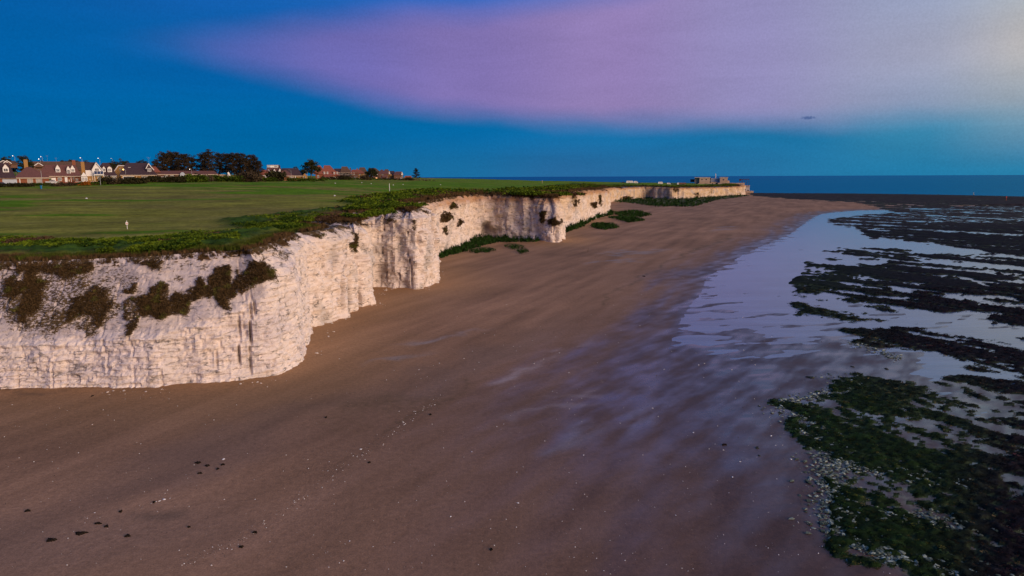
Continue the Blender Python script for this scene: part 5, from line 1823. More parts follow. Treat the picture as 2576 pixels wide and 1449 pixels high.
def make_tree(name, label, kind, w, hgt, seed, group=None, loc=(0, 0, 0)):
    rng = np.random.default_rng(seed)
    t_ = thing(name, label, 'tree', loc, 0, group)
    m = MB()
    bend = rng.normal(size=2) * 0.03 * hgt
    tk = 0.03 * hgt if kind == 'pine' else 0.035 * hgt
    pts = [(bend[0] * (k / 5) ** 2, bend[1] * (k / 5) ** 2, hgt * 0.92 * k / 5 - (0.6 if k == 0 else 0)) for k in range(6)]
    m.tube(pts, [tk, tk * 0.8, tk * 0.66, tk * 0.5, tk * 0.33, tk * 0.1], 7)
    clumps = []
    if kind == 'pine':
        for k in range(20):
            f = 0.26 + 0.72 * k / 19
            a = k * 2.4 + rng.random()
            rad = w * 0.5 * (0.55 + 0.6 * rng.random()) * (1.15 - 0.6 * abs(f - 0.58) / 0.4)
            bx, by = bend[0] * f * f, bend[1] * f * f
            ex, ey, ez = bx + rad * math.cos(a), by + rad * math.sin(a), hgt * f + 0.05 * hgt * rng.random()
            m.tube([(bx, by, hgt * (f - 0.1)), ((bx + ex) / 2, (by + ey) / 2, hgt * (f - 0.02)), (ex, ey, ez)], [tk * 0.35, tk * 0.22, tk * 0.08], 5)
            for j in range(5):
                u = 0.35 + 0.65 * j / 4
                clumps.append((bx + (ex - bx) * u + rng.normal() * 0.07 * w, by + (ey - by) * u + rng.normal() * 0.07 * w, ez - (1 - u) * 0.05 * hgt + 0.03 * hgt * rng.normal(), w * (0.12 + 0.08 * rng.random())))
        for k in range(15):
            clumps.append((rng.normal() * 0.16 * w, rng.normal() * 0.16 * w, hgt * (0.35 + 0.55 * rng.random()), w * 0.15))
        for k in range(12):
            clumps.append((bend[0] + rng.normal() * 0.12 * w, bend[1] + rng.normal() * 0.12 * w, hgt * (0.85 + 0.16 * rng.random()), w * 0.1))
        ta, tb = (0.024, 0.020, 0.012), (0.055, 0.038, 0.022)
    elif kind == 'lone':
        for k in range(16):
            f = 0.18 + 0.78 * k / 15
            a = k * 2.4
            rad = w * 0.5 * (1.0 - 0.8 * max(0, f - 0.35) / 0.65) * (0.8 + 0.3 * rng.random())
            ex, ey, ez = rad * math.cos(a), rad * math.sin(a), hgt * f
            m.tube([(0, 0, hgt * (f - 0.06)), (ex, ey, ez)], [tk * 0.3, tk * 0.08], 5)
            for j in range(5):
                u = 0.2 + 0.8 * j / 4
                clumps.append((ex * u, ey * u, ez + 0.02 * hgt * rng.normal(), w * 0.13))
        ta, tb = (0.014, 0.018, 0.010), (0.030, 0.030, 0.014)
    else:
        for k in range(9):
            a = k * 2.4
            f = 0.3 + 0.5 * rng.random()
            rad = w * 0.42 * (0.5 + 0.5 * rng.random())
            m.tube([(0, 0, hgt * 0.25), (rad * 0.6 * math.cos(a), rad * 0.6 * math.sin(a), hgt * f)], [tk * 0.5, tk * 0.15], 5)
        for k in range(110):
            a = rng.random() * 6.283
            el_ = math.asin(rng.random() * 1.3 - 0.3)
            q = (0.55 + 0.45 * rng.random())
            clumps.append((w * 0.5 * q * math.cos(a) * math.cos(el_), w * 0.5 * q * math.sin(a) * math.cos(el_), hgt * (0.42 + 0.52 * q * math.sin(el_)), w * 0.15 * (0.7 + 0.6 * rng.random())))
        ta, tb = (0.018, 0.026, 0.010), (0.048, 0.045, 0.018)
    m.obj('trunk', M_['bark'], t_, True)
    link('crown', leaf_mesh('crown', clumps, LEAF, ta, tb, rng), t_)
    return t_


def place_tree(Zq, xc, ytop, ybot, w_px, Yd, kind, label, seed, group=None, src=None):
    ox, oy, k = Zq
    q_ = 1.4907
    p = at_depth((ox + xc / k) / q_, (oy + ytop / k) / q_, Yd)
    g = zt1(p.x, p.y) - 0.2
    hgt = p.z - g
    w = w_px / k * Yd / 2560
    return make_tree('pine_tree' if kind in ('pine', 'lone') else 'tree', label, kind, w, hgt, seed, group, (p.x, p.y, g))


for i, (Zq, xc, yt, yb, wpx, Yd, lab) in enumerate([
    (Z1, 60, 300, 480, 220, 345, 'half-cut dark tree at the picture edge behind the bungalow roofs'),
    (Z1, 640, 300, 460, 200, 350, 'dark tree leaning against the tan chimney of the big bungalow'),
    (Z1, 1600, 352, 430, 260, 540, 'bluish tree clump on the skyline above the dormers'),
    (Z1, 2560, 360, 520, 170, 360, 'dark tree filling the gap right of the dormer house'),
    (Z2, 60, 400, 560, 160, 352, 'low dark tree over the white dormer roofs'),
    (Z2, 470, 360, 560, 180, 366, 'dark tree at the right end behind the half-hipped gable'),
    (Z2, 690, 380, 450, 160, 380, 'low tree left of the dome-shaped one on the ridge'),
    (Z2, 900, 372, 450, 150, 380, 'low tree right of the dome-shaped one on the ridge'),
    (Z3, 1320, 600, 760, 200, 380, 'dark shrubby tree between the pink roof and the white dormers'),
]):
    place_tree(Zq, xc, yt, yb, wpx, Yd, 'round', lab, 280 + i)
PG = 'dark pines in the shelter belt between the houses'
for i, (Zq, xc, yt, wpx, Yd, lab) in enumerate([
    (Z2, 1130, 400, 230, 345, 'small low pine at the left end of the shelter belt'),
    (Z2, 1290, 235, 330, 352, 'tall ragged pine second from the left end of the belt'),
    (Z2, 1440, 215, 330, 358, 'tallest open-crowned pine in the left half of the belt'),
    (Z2, 1600, 225, 330, 364, 'pine with flat spreading top over the arched glass porch'),
    (Z2, 1760, 270, 330, 352, 'broad brown pine right behind the street lamp'),
    (Z2, 1940, 330, 300, 360, 'lower rounded pine before the dip in the belt'),
    (Z2, 2180, 250, 300, 365, 'pine just right of the dip in the belt'),
    (Z2, 2340, 200, 330, 356, 'tall pine crowning the middle of the belt'),
    (Z3, 120, 240, 300, 362, 'pine with a narrow gap of sky on its left side'),
    (Z3, 290, 235, 300, 370, 'slim pine with a spiky leader'),
    (Z3, 450, 250, 320, 356, 'dense dark pine above the blue van'),
    (Z3, 590, 245, 320, 364, 'dense pine with pointed crown, fourth from the right end'),
    (Z3, 740, 290, 320, 356, 'broad dark pine, third from the right end'),
    (Z3, 900, 300, 330, 362, 'thick pine behind the bare bush'),
    (Z3, 1010, 400, 230, 358, 'lean sloping pine at the right end of the belt'),
]):
    place_tree(Zq, xc, yt, 790, wpx, Yd, 'pine', lab, 200 + i, PG)
place_tree(Z3, 2230, 345, 780, 390, 405, 'round', 'big dark round tree standing between the bungalows and the red roofs', 240)
place_tree(Z4, 1180, 425, 685, 270, 425, 'round', 'round black-green tree in the middle of the red-roofed row', 241)
place_tree(Z4, 2208, 445, 668, 200, 480, 'lone', 'lone cone-shaped pine at the right end of the village', 242)
place_tree(Z1, 150, 260, 500, 330, 340, 'round', 'wide dark tree at the far left behind the bungalow roofs', 243)
place_tree(Z1, 520, 215, 460, 300, 336, 'round', 'tall ragged dark tree above the bungalow chimney', 244)
place_tree(Z1, 950, 355, 400, 140, 420, 'round', 'small round tree crown just left of the second lamp pair', 245)
place_tree(Z1, 1430, 345, 400, 180, 520, 'round', 'low dark tree on the skyline above the mottled roof', 246)
place_tree(Z1, 1700, 350, 410, 330, 560, 'round', 'long faint tree clump on the skyline left of the tan chimney', 247)
place_tree(Z1, 1960, 370, 430, 220, 560, 'round', 'faint tree on the skyline right of the tan chimney', 248)
place_tree(Z2, 170, 340, 560, 200, 355, 'round', 'green-brown tree behind the half-hipped gable, left half', 249)
place_tree(Z2, 350, 315, 560, 280, 362, 'round', 'brown-green tree with pink-lit top behind the half-hipped gable', 250)
place_tree(Z2, 800, 338, 440, 270, 372, 'round', 'dome-shaped tree above the ridge of the dark-roofed house', 251)
place_tree(Z3, 1880, 510, 600, 170, 430, 'round', 'small round tree left of the big dark round tree', 252)
place_tree(Z3, 2020, 570, 700, 150, 410, 'round', 'low tree tucked against the big dark round tree', 253)

# ================================================================== HEDGES AND BUSHES before the houses
def hedge(name, label, cat, pts, hh, ww, ta, tb, seed, n):
    """pts: world (x, y)"""
    rng = np.random.default_rng(seed)
    pts = np.array(pts, float)
    ln = np.concatenate([[0], np.cumsum(np.linalg.norm(np.diff(pts, axis=0), axis=1))])
    c = [float(pts[:, 0].mean()), float(pts[:, 1].mean())]
    cz = zt1(*c)
    t_ = thing(name, label, cat, (c[0], c[1], cz))
    cl = []
    for k in range(n):
        q = rng.random() * ln[-1]
        x_ = np.interp(q, ln, pts[:, 0]) + rng.normal() * ww * 0.25
        y_ = np.interp(q, ln, pts[:, 1]) + rng.normal() * ww * 0.25
        cl.append((x_ - c[0], y_ - c[1], zt1(x_, y_) - cz + hh * 0.55 * rng.random(), hh * 0.55 * (0.7 + 0.5 * rng.random())))
    link('foliage', leaf_mesh('foliage', cl, LEAF, ta, tb, rng, 26, 0.30), t_)
    m = MB()
    for k in range(5):
        q = ln[-1] * (k + 0.5) / 5
        x_, y_ = np.interp(q, ln, pts[:, 0]), np.interp(q, ln, pts[:, 1])
        zz_ = zt1(x_, y_) - cz
        m.tube([(x_ - c[0], y_ - c[1], zz_ - 0.4), (x_ - c[0] + 0.1, y_ - c[1], zz_ + hh * 0.4)], [0.08, 0.04], 5)
    m.obj('stem', M_['bark'], t_)
    return t_


def gp_(Zq, xq, yq, Yd):
    ox, oy, k = Zq
    p = at_depth((ox + xq / k) / 1.4907, (oy + yq / k) / 1.4907, Yd)
    return (p.x, p.y)


GRN = ((0.022, 0.042, 0.006), (0.070, 0.105, 0.010))
DRK = ((0.022, 0.022, 0.010), (0.045, 0.042, 0.018))
BRN = ((0.050, 0.036, 0.022), (0.085, 0.065, 0.040))
for lab, Zq, x0, x1, Yd, hh, cols, n in [
    ('bright green hedge in front of the big bungalow', Z1, 250, 1180, 252, 1.3, GRN, 110),
    ('dark hedge below the big bungalow at the far left', Z1, -300, 700, 244, 1.8, DRK, 120),
    ('dark clipped hedge before the chalet bungalow', Z1, 1400, 1700, 262, 1.2, DRK, 40),
    ('brownish hedge right of the dark clipped hedge', Z1, 1200, 1700, 248, 1.6, BRN, 60),
    ('green hedge in front of the white garden room', Z1, 1750, 2350, 256, 1.4, GRN, 70),
    ('dark rounded bush below the white balcony house', Z1, 2330, 2560, 262, 3.2, DRK, 45),
    ('grey-brown hedge before the half-hipped house', Z2, 130, 380, 262, 2.6, BRN, 50),
    ('dark brown hedge before the dark-roofed house', Z2, 400, 930, 264, 2.8, DRK, 100),
    ('long dark hedge at the foot of the left pines', Z2, 930, 1740, 280, 3.0, DRK, 130),
    ('bright green hedge section below the street lamp', Z2, 1740, 2250, 292, 3.6, GRN, 90),
    ('brown hedge section between two green ones', Z2, 2200, 2420, 300, 3.2, BRN, 40),
    ('green hedge at the foot of the right pines', Z2, 2380, 3100, 310, 3.2, GRN, 110),
    ('green hedge in front of the pink-roofed bungalow', Z3, 1000, 1480, 330, 2.4, GRN, 70),
    ('dark hedge before the pyramid-roofed bungalow', Z3, 1720, 2576, 350, 2.2, GRN, 90),
    ('dark green hedge below the red-roofed houses', Z4, 80, 700, 405, 2.2, DRK, 80),
    ('low green hedge below the round black-green tree', Z4, 700, 1400, 410, 1.6, GRN, 70),
    ('low dark hedge below the end terrace', Z4, 1400, 2150, 425, 1.6, DRK, 70),
]:
    p0, p1 = gp_(Zq, x0, 800, Yd), gp_(Zq, x1, 800, Yd + 4)
    pm = ((p0[0] + p1[0]) / 2, (p0[1] + p1[1]) / 2 + 1.5)
    hedge('hedge', lab, 'hedge', [p0, pm, p1], hh, 2.6, cols[0], cols[1], abs(hash((round(x0), round(Yd)))) % 9999, n)
for lab, Zq, xq, Yd, hh, ww, cols, n in [
    ('bare twiggy brown bush standing alone before the pines', Z3, 850, 318, 5.0, 9, BRN, 70),
    ('dark bush at the left edge of the bare twiggy bush', Z3, 730, 322, 4.2, 5, DRK, 30),
    ('black bush between the twin-dormer and pyramid-roofed houses', Z3, 1440, 352, 6.0, 6, DRK, 40),
    ('greyish bush before the tan turreted house', Z4, 580, 412, 3.6, 8, BRN, 40),
    ('greyish bush before the red gabled house', Z4, 1060, 412, 3.4, 6, BRN, 36),
    ('small dark bush beside the low cottage', Z4, 2060, 430, 2.2, 6, DRK, 26),
    ('brown bush on the field edge right of the lone pine', Z4, 2330, 430, 1.4, 16, BRN, 26),
    ('orange-leaved bush below the garden room', Z1, 1950, 254, 1.9, 2.5, ((0.25, 0.07, 0.01), (0.35, 0.12, 0.01)), 14),
]:
    p0 = gp_(Zq, xq, 800, Yd)
    hedge('bush', lab, 'bush', [(p0[0] - ww * 0.35, p0[1]), (p0[0] + ww * 0.35, p0[1] + 0.5)], hh, ww * 0.5, cols[0], cols[1], int(xq) + 7, n)

# ================================================================== STREET LAMPS
def lamp(label, Zq, xq, yq, Yd, kind, head=0.14):
    p = at_depth((Zq[0] + xq / Zq[2]) / 1.4907, (Zq[1] + yq / Zq[2]) / 1.4907, Yd)
    g = zt1(p.x, p.y)
    hh = p.z - g
    t_ = thing('street_lamp', label, 'street lamp', (p.x, p.y, g), 0, 'street lamps among the houses')
    MB().tube([(0.9, 0, -0.5), (0.9, 0, hh * 0.94), (0.6, 0, hh), (0, 0, hh + 0.05)], [0.09, 0.07, 0.06, 0.05], 6).obj('pole', M_['metal'], t_)
    m = MB()
    m.box(-0.32, 0.30, -0.14, 0.14, hh + 0.02, hh + 0.16)
    hd = m.obj('lamp_head', M_['metal'], t_)
    if kind:
        V_, F_ = [], []
        for a in range(7):
            for b in range(10):
                th, ph = math.pi * a / 6, 2 * math.pi * b / 10
                V_.append((head * math.sin(th) * math.cos(ph), head * math.sin(th) * math.sin(ph), hh - head * 0.7 + head * math.cos(th)))
        for a in range(6):
            for b in range(10):
                F_.append((a * 10 + b, a * 10 + (b + 1) % 10, (a + 1) * 10 + (b + 1) % 10, (a + 1) * 10 + b))
        MB().raw(V_, F_).obj('bulb', M_[kind], hd, True)


lamp('lit street lamp at the far left above the wide dark tree', Z1, 290, 268, 345, 'lampwhite', 0.15)
lamp('lower lamp of the lit pair above the low brown roof', Z1, 890, 340, 390, 'lampwhite', 0.20)
lamp('upper lamp of the lit pair above the low brown roof', Z1, 937, 288, 430, 'lampwhite', 0.16)
lamp('lit lamp above the brick chimney of the chalet bungalow', Z1, 1845, 315, 400, 'lampwhite', 0.17)
lamp('lit lamp above the peak of the white balcony gable', Z1, 2255, 325, 420, 'lampwhite', 0.17)
lamp('faint lit lamp right of the balcony gable', Z1, 2553, 330, 440, 'lampwhite', 0.10)
lamp('amber lamp glowing before the half-hipped gable', Z2, 380, 576, 298, 'lampamber', 0.30)
lamp('lamp glowing among the pines above the arched porch', Z2, 1908, 575, 340, 'lampwhite', 0.15)
lamp('unlit lamp in front of the big bungalow', Z1, 880, 595, 255, None)
lamp('unlit lamp in front of the white balcony house', Z1, 2238, 725, 258, None)
lamp('unlit lamp before the pyramid-roofed bungalow', Z3, 1745, 598, 365, None)
lamp('unlit lamp left of the big dark round tree', Z3, 2120, 618, 380, None)
for lab, Zq, xq, yq, Yd in (('slim aerial mast above the mottled roof', Z1, 1080, 262, 400), ('second aerial mast right of the first', Z1, 1285, 318, 400), ('aerial mast on the dark-roofed house', Z2, 962, 305, 306)):
    p = at_depth((Zq[0] + xq / Zq[2]) / 1.4907, (Zq[1] + yq / Zq[2]) / 1.4907, Yd)
    g = zt1(p.x, p.y)
    t_ = thing('aerial_mast', lab, 'aerial', (p.x, p.y, g))
    MB().tube([(0, 0, 0), (0, 0, p.z - g)], [0.05, 0.02], 5).obj('pole', M_['metal'], t_)
    m = MB()
    for k in range(4):
        m.box(-0.9 + 0.15 * k, 0.9 - 0.15 * k, -0.02, 0.02, p.z - g - 0.25 * k, p.z - g - 0.25 * k + 0.04)
    m.obj('crossbar', M_['metal'], t_)

# ================================================================== VEHICLES
def wheels(root, xs, half, r_=0.33):
    for x_ in xs:
        for y_ in (-half, half):
            t = MB().tube([(x_, y_ - 0.1, r_), (x_, y_ + 0.1, r_)], r_, 14).obj('wheel', M_['black'], root, False)
            MB().tube([(x_, y_ - 0.11, r_), (x_, y_ + 0.11, r_)], r_ * 0.55, 10).obj('rim', M_['metal'], t)


def place(name, label, cat, Dx, Dy, Yd, group=None, rz=0.0, drop=0.0):
    p = at_depth(Dx, Dy, Yd)
    return thing(name, label, cat, (p.x, p.y, zt1(p.x, p.y) - drop), rz, group)


def caravan(root, ln, hh, motor=False):
    n = 10
    top = []
    prof = [(-ln / 2, 0.45), (ln / 2, 0.45), (ln / 2 + 0.02, 0.9), (ln / 2 - 0.05, hh - 0.6), (ln / 2 - 0.35, hh - 0.12), (ln / 2 - 0.8, hh), (-ln / 2 + 0.8, hh), (-ln / 2 + 0.3, hh - 0.15), (-ln / 2 + 0.05, hh - 0.7), (-ln / 2 - 0.05, 1.2)]
    MB().poly_prism(prof, -1.1, 1.1).obj('body', M_['white'], root)
    for a in (-0.28, 0.02, 0.25):
        w = MB().box(ln * a, ln * a + 0.9, -1.14, -1.103, 1.45, 2.05).obj('window', M_['glass'], root)
        MB().box(ln * a - 0.06, ln * a + 0.96, -1.12, -1.102, 1.39, 1.45).obj('frame', M_['grey'], w)
    MB().box(-ln * 0.4, ln * 0.4, -1.12, -1.103, 1.0, 1.12).obj('stripe', M_['rust'], root)
    d = MB().box(-0.9, -0.3, -1.13, -1.103, 0.55, 2.2).obj('door', M_['cream'], root)
    MB().box(-0.38, -0.34, -1.17, -1.13, 1.3, 1.4).obj('handle', M_['black'], d)
    wheels(root, (-0.5, 0.4) if not motor else (-ln * 0.3, ln * 0.3), 1.0)
    if not motor:
        MB().tube([(ln / 2, 0, 0.45), (ln / 2 + 1.2, 0, 0.45)], 0.06, 6).obj('drawbar', M_['metal'], root)
    else:
        MB().box(ln / 2 - 1.2, ln / 2 + 0.9, -1.0, 1.0, 0.45, 1.25).obj('bonnet', M_['white'], root)
        MB().poly_prism([(ln / 2 - 0.05, 1.25), (ln / 2 + 0.75, 1.25), (ln / 2, 1.95)], -0.95, 0.95).obj('windscreen', M_['glass'], root)


def car(root, mat, ln=4.2, hh=1.45, van=False):
    if van:
        prof = [(-ln / 2, 0.3), (ln / 2, 0.3), (ln / 2, 0.95), (ln / 2 - 0.7, 1.1), (ln / 2 - 1.3, hh), (-ln / 2 + 0.1, hh), (-ln / 2, 1.0)]
    else:
        prof = [(-ln / 2, 0.3), (ln / 2, 0.3), (ln / 2, 0.75), (ln / 2 - 1.0, 0.92), (ln / 2 - 1.7, hh), (-ln / 2 + 1.0, hh), (-ln / 2 + 0.2, 0.98), (-ln / 2, 0.9)]
    MB().poly_prism(prof, -0.85, 0.85).obj('body', M_[mat], root)
    MB().poly_prism([(-ln / 2 + 0.5, 1.0), (ln / 2 - 1.35, 1.0), (ln / 2 - 1.8, hh - 0.1), (-ln / 2 + 1.1, hh - 0.1)], -0.87, -0.852).obj('window', M_['glass'], root)
    MB().poly_prism([(-ln / 2 + 0.5, 1.0), (ln / 2 - 1.35, 1.0), (ln / 2 - 1.8, hh - 0.1), (-ln / 2 + 1.1, hh - 0.1)], 0.852, 0.87).obj('window', M_['glass'], root)
    for y_ in (-0.55, 0.55):
        MB().box(ln / 2 - 0.02, ln / 2 + 0.03, y_ - 0.18, y_ + 0.18, 0.55, 0.72).obj('headlight', M_['white'], root)
    wheels(root, (-ln * 0.3, ln * 0.31), 0.78)


CV_D = 850
caravan(place('caravan', 'long white touring caravan with red lettering stripe on the far clifftop', 'caravan', 1583.5, 461, CV_D), 8.0, 2.9)
caravan(place('motorhome', 'cream motorhome parked against the long white caravan', 'motorhome', 1598.5, 461, CV_D + 3), 4.6, 2.8, True)
car(place('parked_car', 'dark blue car left of the long white caravan', 'car', 1568, 461, CV_D + 2), 'cardark')
car(place('parked_car', 'dark car right of the cream motorhome', 'car', 1608.5, 461, CV_D + 4), 'cardark', 3.6)
caravan(place('caravan', 'shorter white caravan with rounded ends and red stripe', 'caravan', 1661, 461.5, CV_D + 10), 5.6, 2.8)
caravan(place('camper_van', 'small white camper van between the short caravan and the truck', 'camper van', 1681.5, 462, CV_D + 8), 3.6, 2.2, True)
car(place('parked_car', 'low dark car just right of the small white camper', 'car', 1690, 462, CV_D + 12), 'cardark', 3.6)
car(place('parked_car', 'dark car immediately left of the box truck', 'car', 1698, 462, CV_D + 12), 'cardark', 4.0)
tr = place('box_truck', 'box truck with white cab facing left and dark brown body', 'truck', 1711, 462, CV_D + 6)
MB().box(-1.8, 7.0, -1.15, 1.15, 0.8, 2.7).obj('cargo_box', M_['brownwall'], tr)
cb = MB().poly_prism([(-3.9, 0.5), (-2.0, 0.5), (-2.0, 2.7), (-3.4, 2.7), (-3.9, 1.6)], -1.1, 1.1).obj('cab', M_['white'], tr)
MB().box(-3.2, -2.4, -1.13, -1.103, 1.6, 2.2).obj('window', M_['glass'], cb)
wheels(tr, (-2.9, 1.2, 5.4), 1.0, 0.45)
MB().box(-3.9, 6.9, -0.4, 0.4, 0.5, 0.79).obj('chassis', M_['black'], tr)
car(place('parked_van', 'bright blue van parked below the right pines', 'van', 536.6 + 408 / 6.133 / 1.4907, 447, 344), 'carblue', 5.2, 2.0, True)
car(place('parked_van', 'white van parked beside the dark-roofed house', 'van', (400 + 1225 / 6.133) / 1.4907, 447, 318), 'white', 6.0, 2.2, True)
car(place('parked_car', 'dark car at the far left beside the pale garage door', 'car', (0 + 15 / 6.133) / 1.4907, 462, 255), 'cardark', 4.2, 1.4)
bt = place('trailer_boat', 'small white boat on trailer by the chalet bungalow garage', 'boat', 1215 / 6.133 / 1.4907, 458, 262)
MB().poly_prism([(-2.2, 0.7), (1.6, 0.6), (2.6, 1.3), (-2.3, 1.3)], -0.8, 0.8).obj('hull', M_['white'], bt)
MB().poly_prism([(-0.9, 1.3), (0.9, 1.3), (0.3, 1.9), (-0.8, 1.9)], -0.5, 0.5).obj('cabin', M_['grey'], bt)
wheels(bt, (-0.2,), 0.85, 0.3)
bn_ = place('litter_bin', 'tiny blue litter bin standing in the grass before the hedge', 'litter bin', 945 / 6.133 / 1.4907, 470, 236)
MB().tube([(0, 0, -0.1), (0, 0, 0.9)], [0.26, 0.30], 12).obj('body', M_['carblue'], bn_)
MB().tube([(0, 0, 0.9), (0, 0, 1.08)], [0.33, 0.2], 12).obj('lid', M_['carblue'], bn_)
for lab, xq, ww, hh, mt, Yd in (('low red-topped garden wall before the chalet bungalow', 1840, 18, 1.0, 'brick', 258), ('low pale stone wall before the balcony house', 2240, 20, 1.1, 'grey', 262)):
    w_ = place('garden_wall', lab, 'wall', xq / 6.133 / 1.4907, 460, Yd, None, 0.7)
    MB().box(-ww * 0.35, ww * 0.35, -0.12, 0.12, -0.8, hh).obj('panel', M_[mt], w_)
    MB().box(-ww * 0.36, ww * 0.36, -0.18, 0.18, hh, hh + 0.09).obj('coping', M_['redpaint' if mt == 'brick' else 'concretelight'], w_)

# ================================================================== SIGNS AND POSTS ON THE GRASS
def at_ground(Dx, Dy, lo=60, hi=900):
    d = ray(Dx, Dy)
    for Y_ in np.linspace(lo, hi, 1700):
        k = Y_ / d[1]
        if H + d[2] * k <= zt1(d[0] * k, Y_):
            return d[0] * k, Y_
    return d[0] * 100 / d[1], 100


gx_, gy_ = at_ground(320.5, 577)
sg = thing('warning_sign', 'white clifftop warning sign on a post facing the field', 'sign', (gx_, gy_, zt1(gx_, gy_)), 0.5)
MB().tube([(0, 0, -0.4), (0, 0, 1.55)], 0.05, 8).obj('post', M_['white'], sg)
bd = MB().box(-0.2, 0.2, -0.09, -0.06, 0.85, 1.25).obj('panel', M_['white'], sg)
MB().box(-0.16, 0.16, -0.095, -0.091, 1.0, 1.1).obj('text_band', M_['redpaint'], bd)
gx_, gy_ = at_ground(980, 481)
sg = thing('white_post', 'tall slim white post on the grass near the cliff bend', 'post', (gx_, gy_, zt1(gx_, gy_)))
MB().tube([(0, 0, -0.4), (0, 0, 2.6)], 0.10, 8).obj('shaft', M_['white'], sg)
MB().tube([(0, 0, 2.6), (0, 0, 2.72)], 0.14, 8).obj('cap', M_['white'], sg)
gx_, gy_ = at_ground(1364, 462)
sg = thing('white_post', 'small pale post on the far grass above the big chalk bay', 'post', (gx_, gy_, zt1(gx_, gy_)))
MB().tube([(0, 0, -0.4), (0, 0, 2.6)], 0.12, 8).obj('shaft', M_['cream'], sg)
MB().tube([(0, 0, 2.6), (0, 0, 2.75)], 0.16, 8).obj('cap', M_['cream'], sg)
rk = rock_proto(np.random.default_rng(3))
fleck_me = np_mesh('white_stone', rk[0] * 0.3, rk[1], M_['white'], False)
WSG = 'white flecks lying on the clifftop grass'  # unidentified white dots, only modelled with a stone mesh
for (a, b, lab) in [(843.3, 462.6, 'white fleck on the grass below the first red-roofed house'), (910.2, 460.9, 'white fleck on the grass below the tan turreted house'), (933.8, 463.7, 'white fleck on the grass below the round black-green tree'),
                    (989.4, 467, 'white fleck on the grass just above the tall slim post'), (1014, 465.6, 'white fleck on the grass below the low cottage'), (842, 494.5, 'lone white fleck in the middle of the field'), (1108, 466, 'white fleck on the grass right of the lone pine'),
                    (218, 501.9, 'tiny white fleck on the mown field above the warning sign')]:
    gx_, gy_ = at_ground(a, b)
    s_o = link('white_stone', fleck_me, None, (gx_, gy_, zt1(gx_, gy_) + 0.25))
    tag(s_o, lab, 'stone', WSG)

# ================================================================== THE CASTLE-LIKE RUIN AND TERRACE ON THE POINT
Z6 = (2560, 620, 9.2)
h = Frame('concrete_block_building', 'square tan concrete building, left and largest block on the point', 'building', *Z6, 700, 640, 925)
h.wall(575, 935, 432, 0, 14, 'concrete')
h.box('roof', 405, 945, 415, 432, -0.5, 14.5, 'concretelight')
h.box('shaded_side', 410, 574, 432, 650, 3, 13, 'grey')  # side of the block in shade, its darkness put into the grey colour
h.box('annex', 262, 409, 482, 580, 5, 12, 'dark')
h.box('string_course', 575, 930, 535, 545, -0.15, -0.003, 'concretelight')
h.box('doorway', 935, 958, 440, 610, 1, 9, 'dark')
h.window(640, 690, 470, 510, 0, 1, 'concretelight', 'dark')
h.window(780, 830, 470, 510, 0, 1, 'concretelight', 'dark')
h = Frame('pale_blue_hall', 'low pale blue rendered hall in the middle of the point', 'building', *Z6, 1120, 620, 930)
h.wall(962, 1276, 468, 0, 12, 'paleblue')
h.box('roof', 958, 1280, 455, 468, -0.4, 12.4, 'concretelight')
h.box('porch', 980, 1165, 575, 612, -2.5, -0.01, 'concrete')
h.window(1190, 1240, 500, 540, 0, 2, 'white', 'glass')
h = Frame('flagpole', 'short thick white mast rising behind the pale blue hall', 'mast', *Z6, 1133, 470, 936)
MB().tube([(0, 0, -5.0), (0, 0, h.z(285))], [0.62, 0.42], 8).obj('pole', M_['concretelight'], h.root)
MB().box(-3, 3, -0.3, 0.3, 0.2, 0.8).obj('crossbeam', M_['grey'], h.root)
h = Frame('concrete_block_building', 'smaller square tan concrete building, right of the pale blue hall', 'building', *Z6, 1420, 620, 922)
h.wall(1284, 1545, 425, 0, 12, 'concrete')
h.box('roof', 1270, 1560, 410, 425, -0.4, 12.4, 'concretelight')
h.box('annex', 1548, 1612, 528, 610, 2, 8, 'concrete')
h.window(1380, 1430, 480, 520, 0, 1, 'concretelight', 'dark')
h = Frame('retaining_wall', 'long low concrete wall running below the buildings on the point', 'wall', *Z6, 1300, 690, 915)
MB().poly_prism([(h.x(500), h.z(695)), (h.x(2130), h.z(660)), (h.x(2120), h.z(612)), (h.x(1900), h.z(612)), (h.x(1600), h.z(606)), (h.x(990), h.z(606)), (h.x(560), h.z(612)), (h.x(505), h.z(650))], 0, 0.6).obj('panel', M_['concrete'], h.root)
h.box('opening', 790, 808, 620, 680, -0.06, -0.003, 'dark')
h.box('opening', 1012, 1040, 620, 665, -0.06, -0.003, 'dark')
h.box('opening', 1135, 1215, 610, 655, -0.06, -0.003, 'dark')
h = Frame('sea_terrace', 'pale two-tier concrete terrace with dark slots at the cliff end', 'building', *Z6, 2160, 880, 955)
MB().box(h.x(1900), h.x(2115), 0.8, 10, h.z(760), h.z(612)).obj('upper_wall', M_['concretelight'], h.root)
MB().box(h.x(1980), h.x(2305), 0, 12, h.z(890), h.z(712)).obj('wall', M_['concretelight'], h.root)
h.box('parapet', 1990, 2310, 700, 713, -0.5, 12.3, 'concrete')
h.box('ledge', 2020, 2300, 738, 746, -0.4, -0.003, 'brownwall')
h.box('opening', 2078, 2175, 832, 862, -0.06, -0.003, 'dark')
h.box('opening', 2218, 2290, 848, 878, -0.06, -0.003, 'dark')
MB().box(h.x(2010), h.x(2445), -3, 12, h.z(1010), h.z(888)).obj('plinth', M_['concrete'], h.root)
h = Frame('pergola_frame', 'open dark steel frame on slim posts standing on the terrace', 'pergola', *Z6, 2120, 700, 957)
for i, xq in enumerate((1950, 2035, 2065, 2140, 2200, 2275)):
    MB().box(h.x(xq) - 0.2, h.x(xq) + 0.2, 0.3 + (i % 2) * 4, 0.65 + (i % 2) * 4, h.z(705 if xq > 2100 else 612), h.z(492)).obj('post', M_['rust'], h.root)
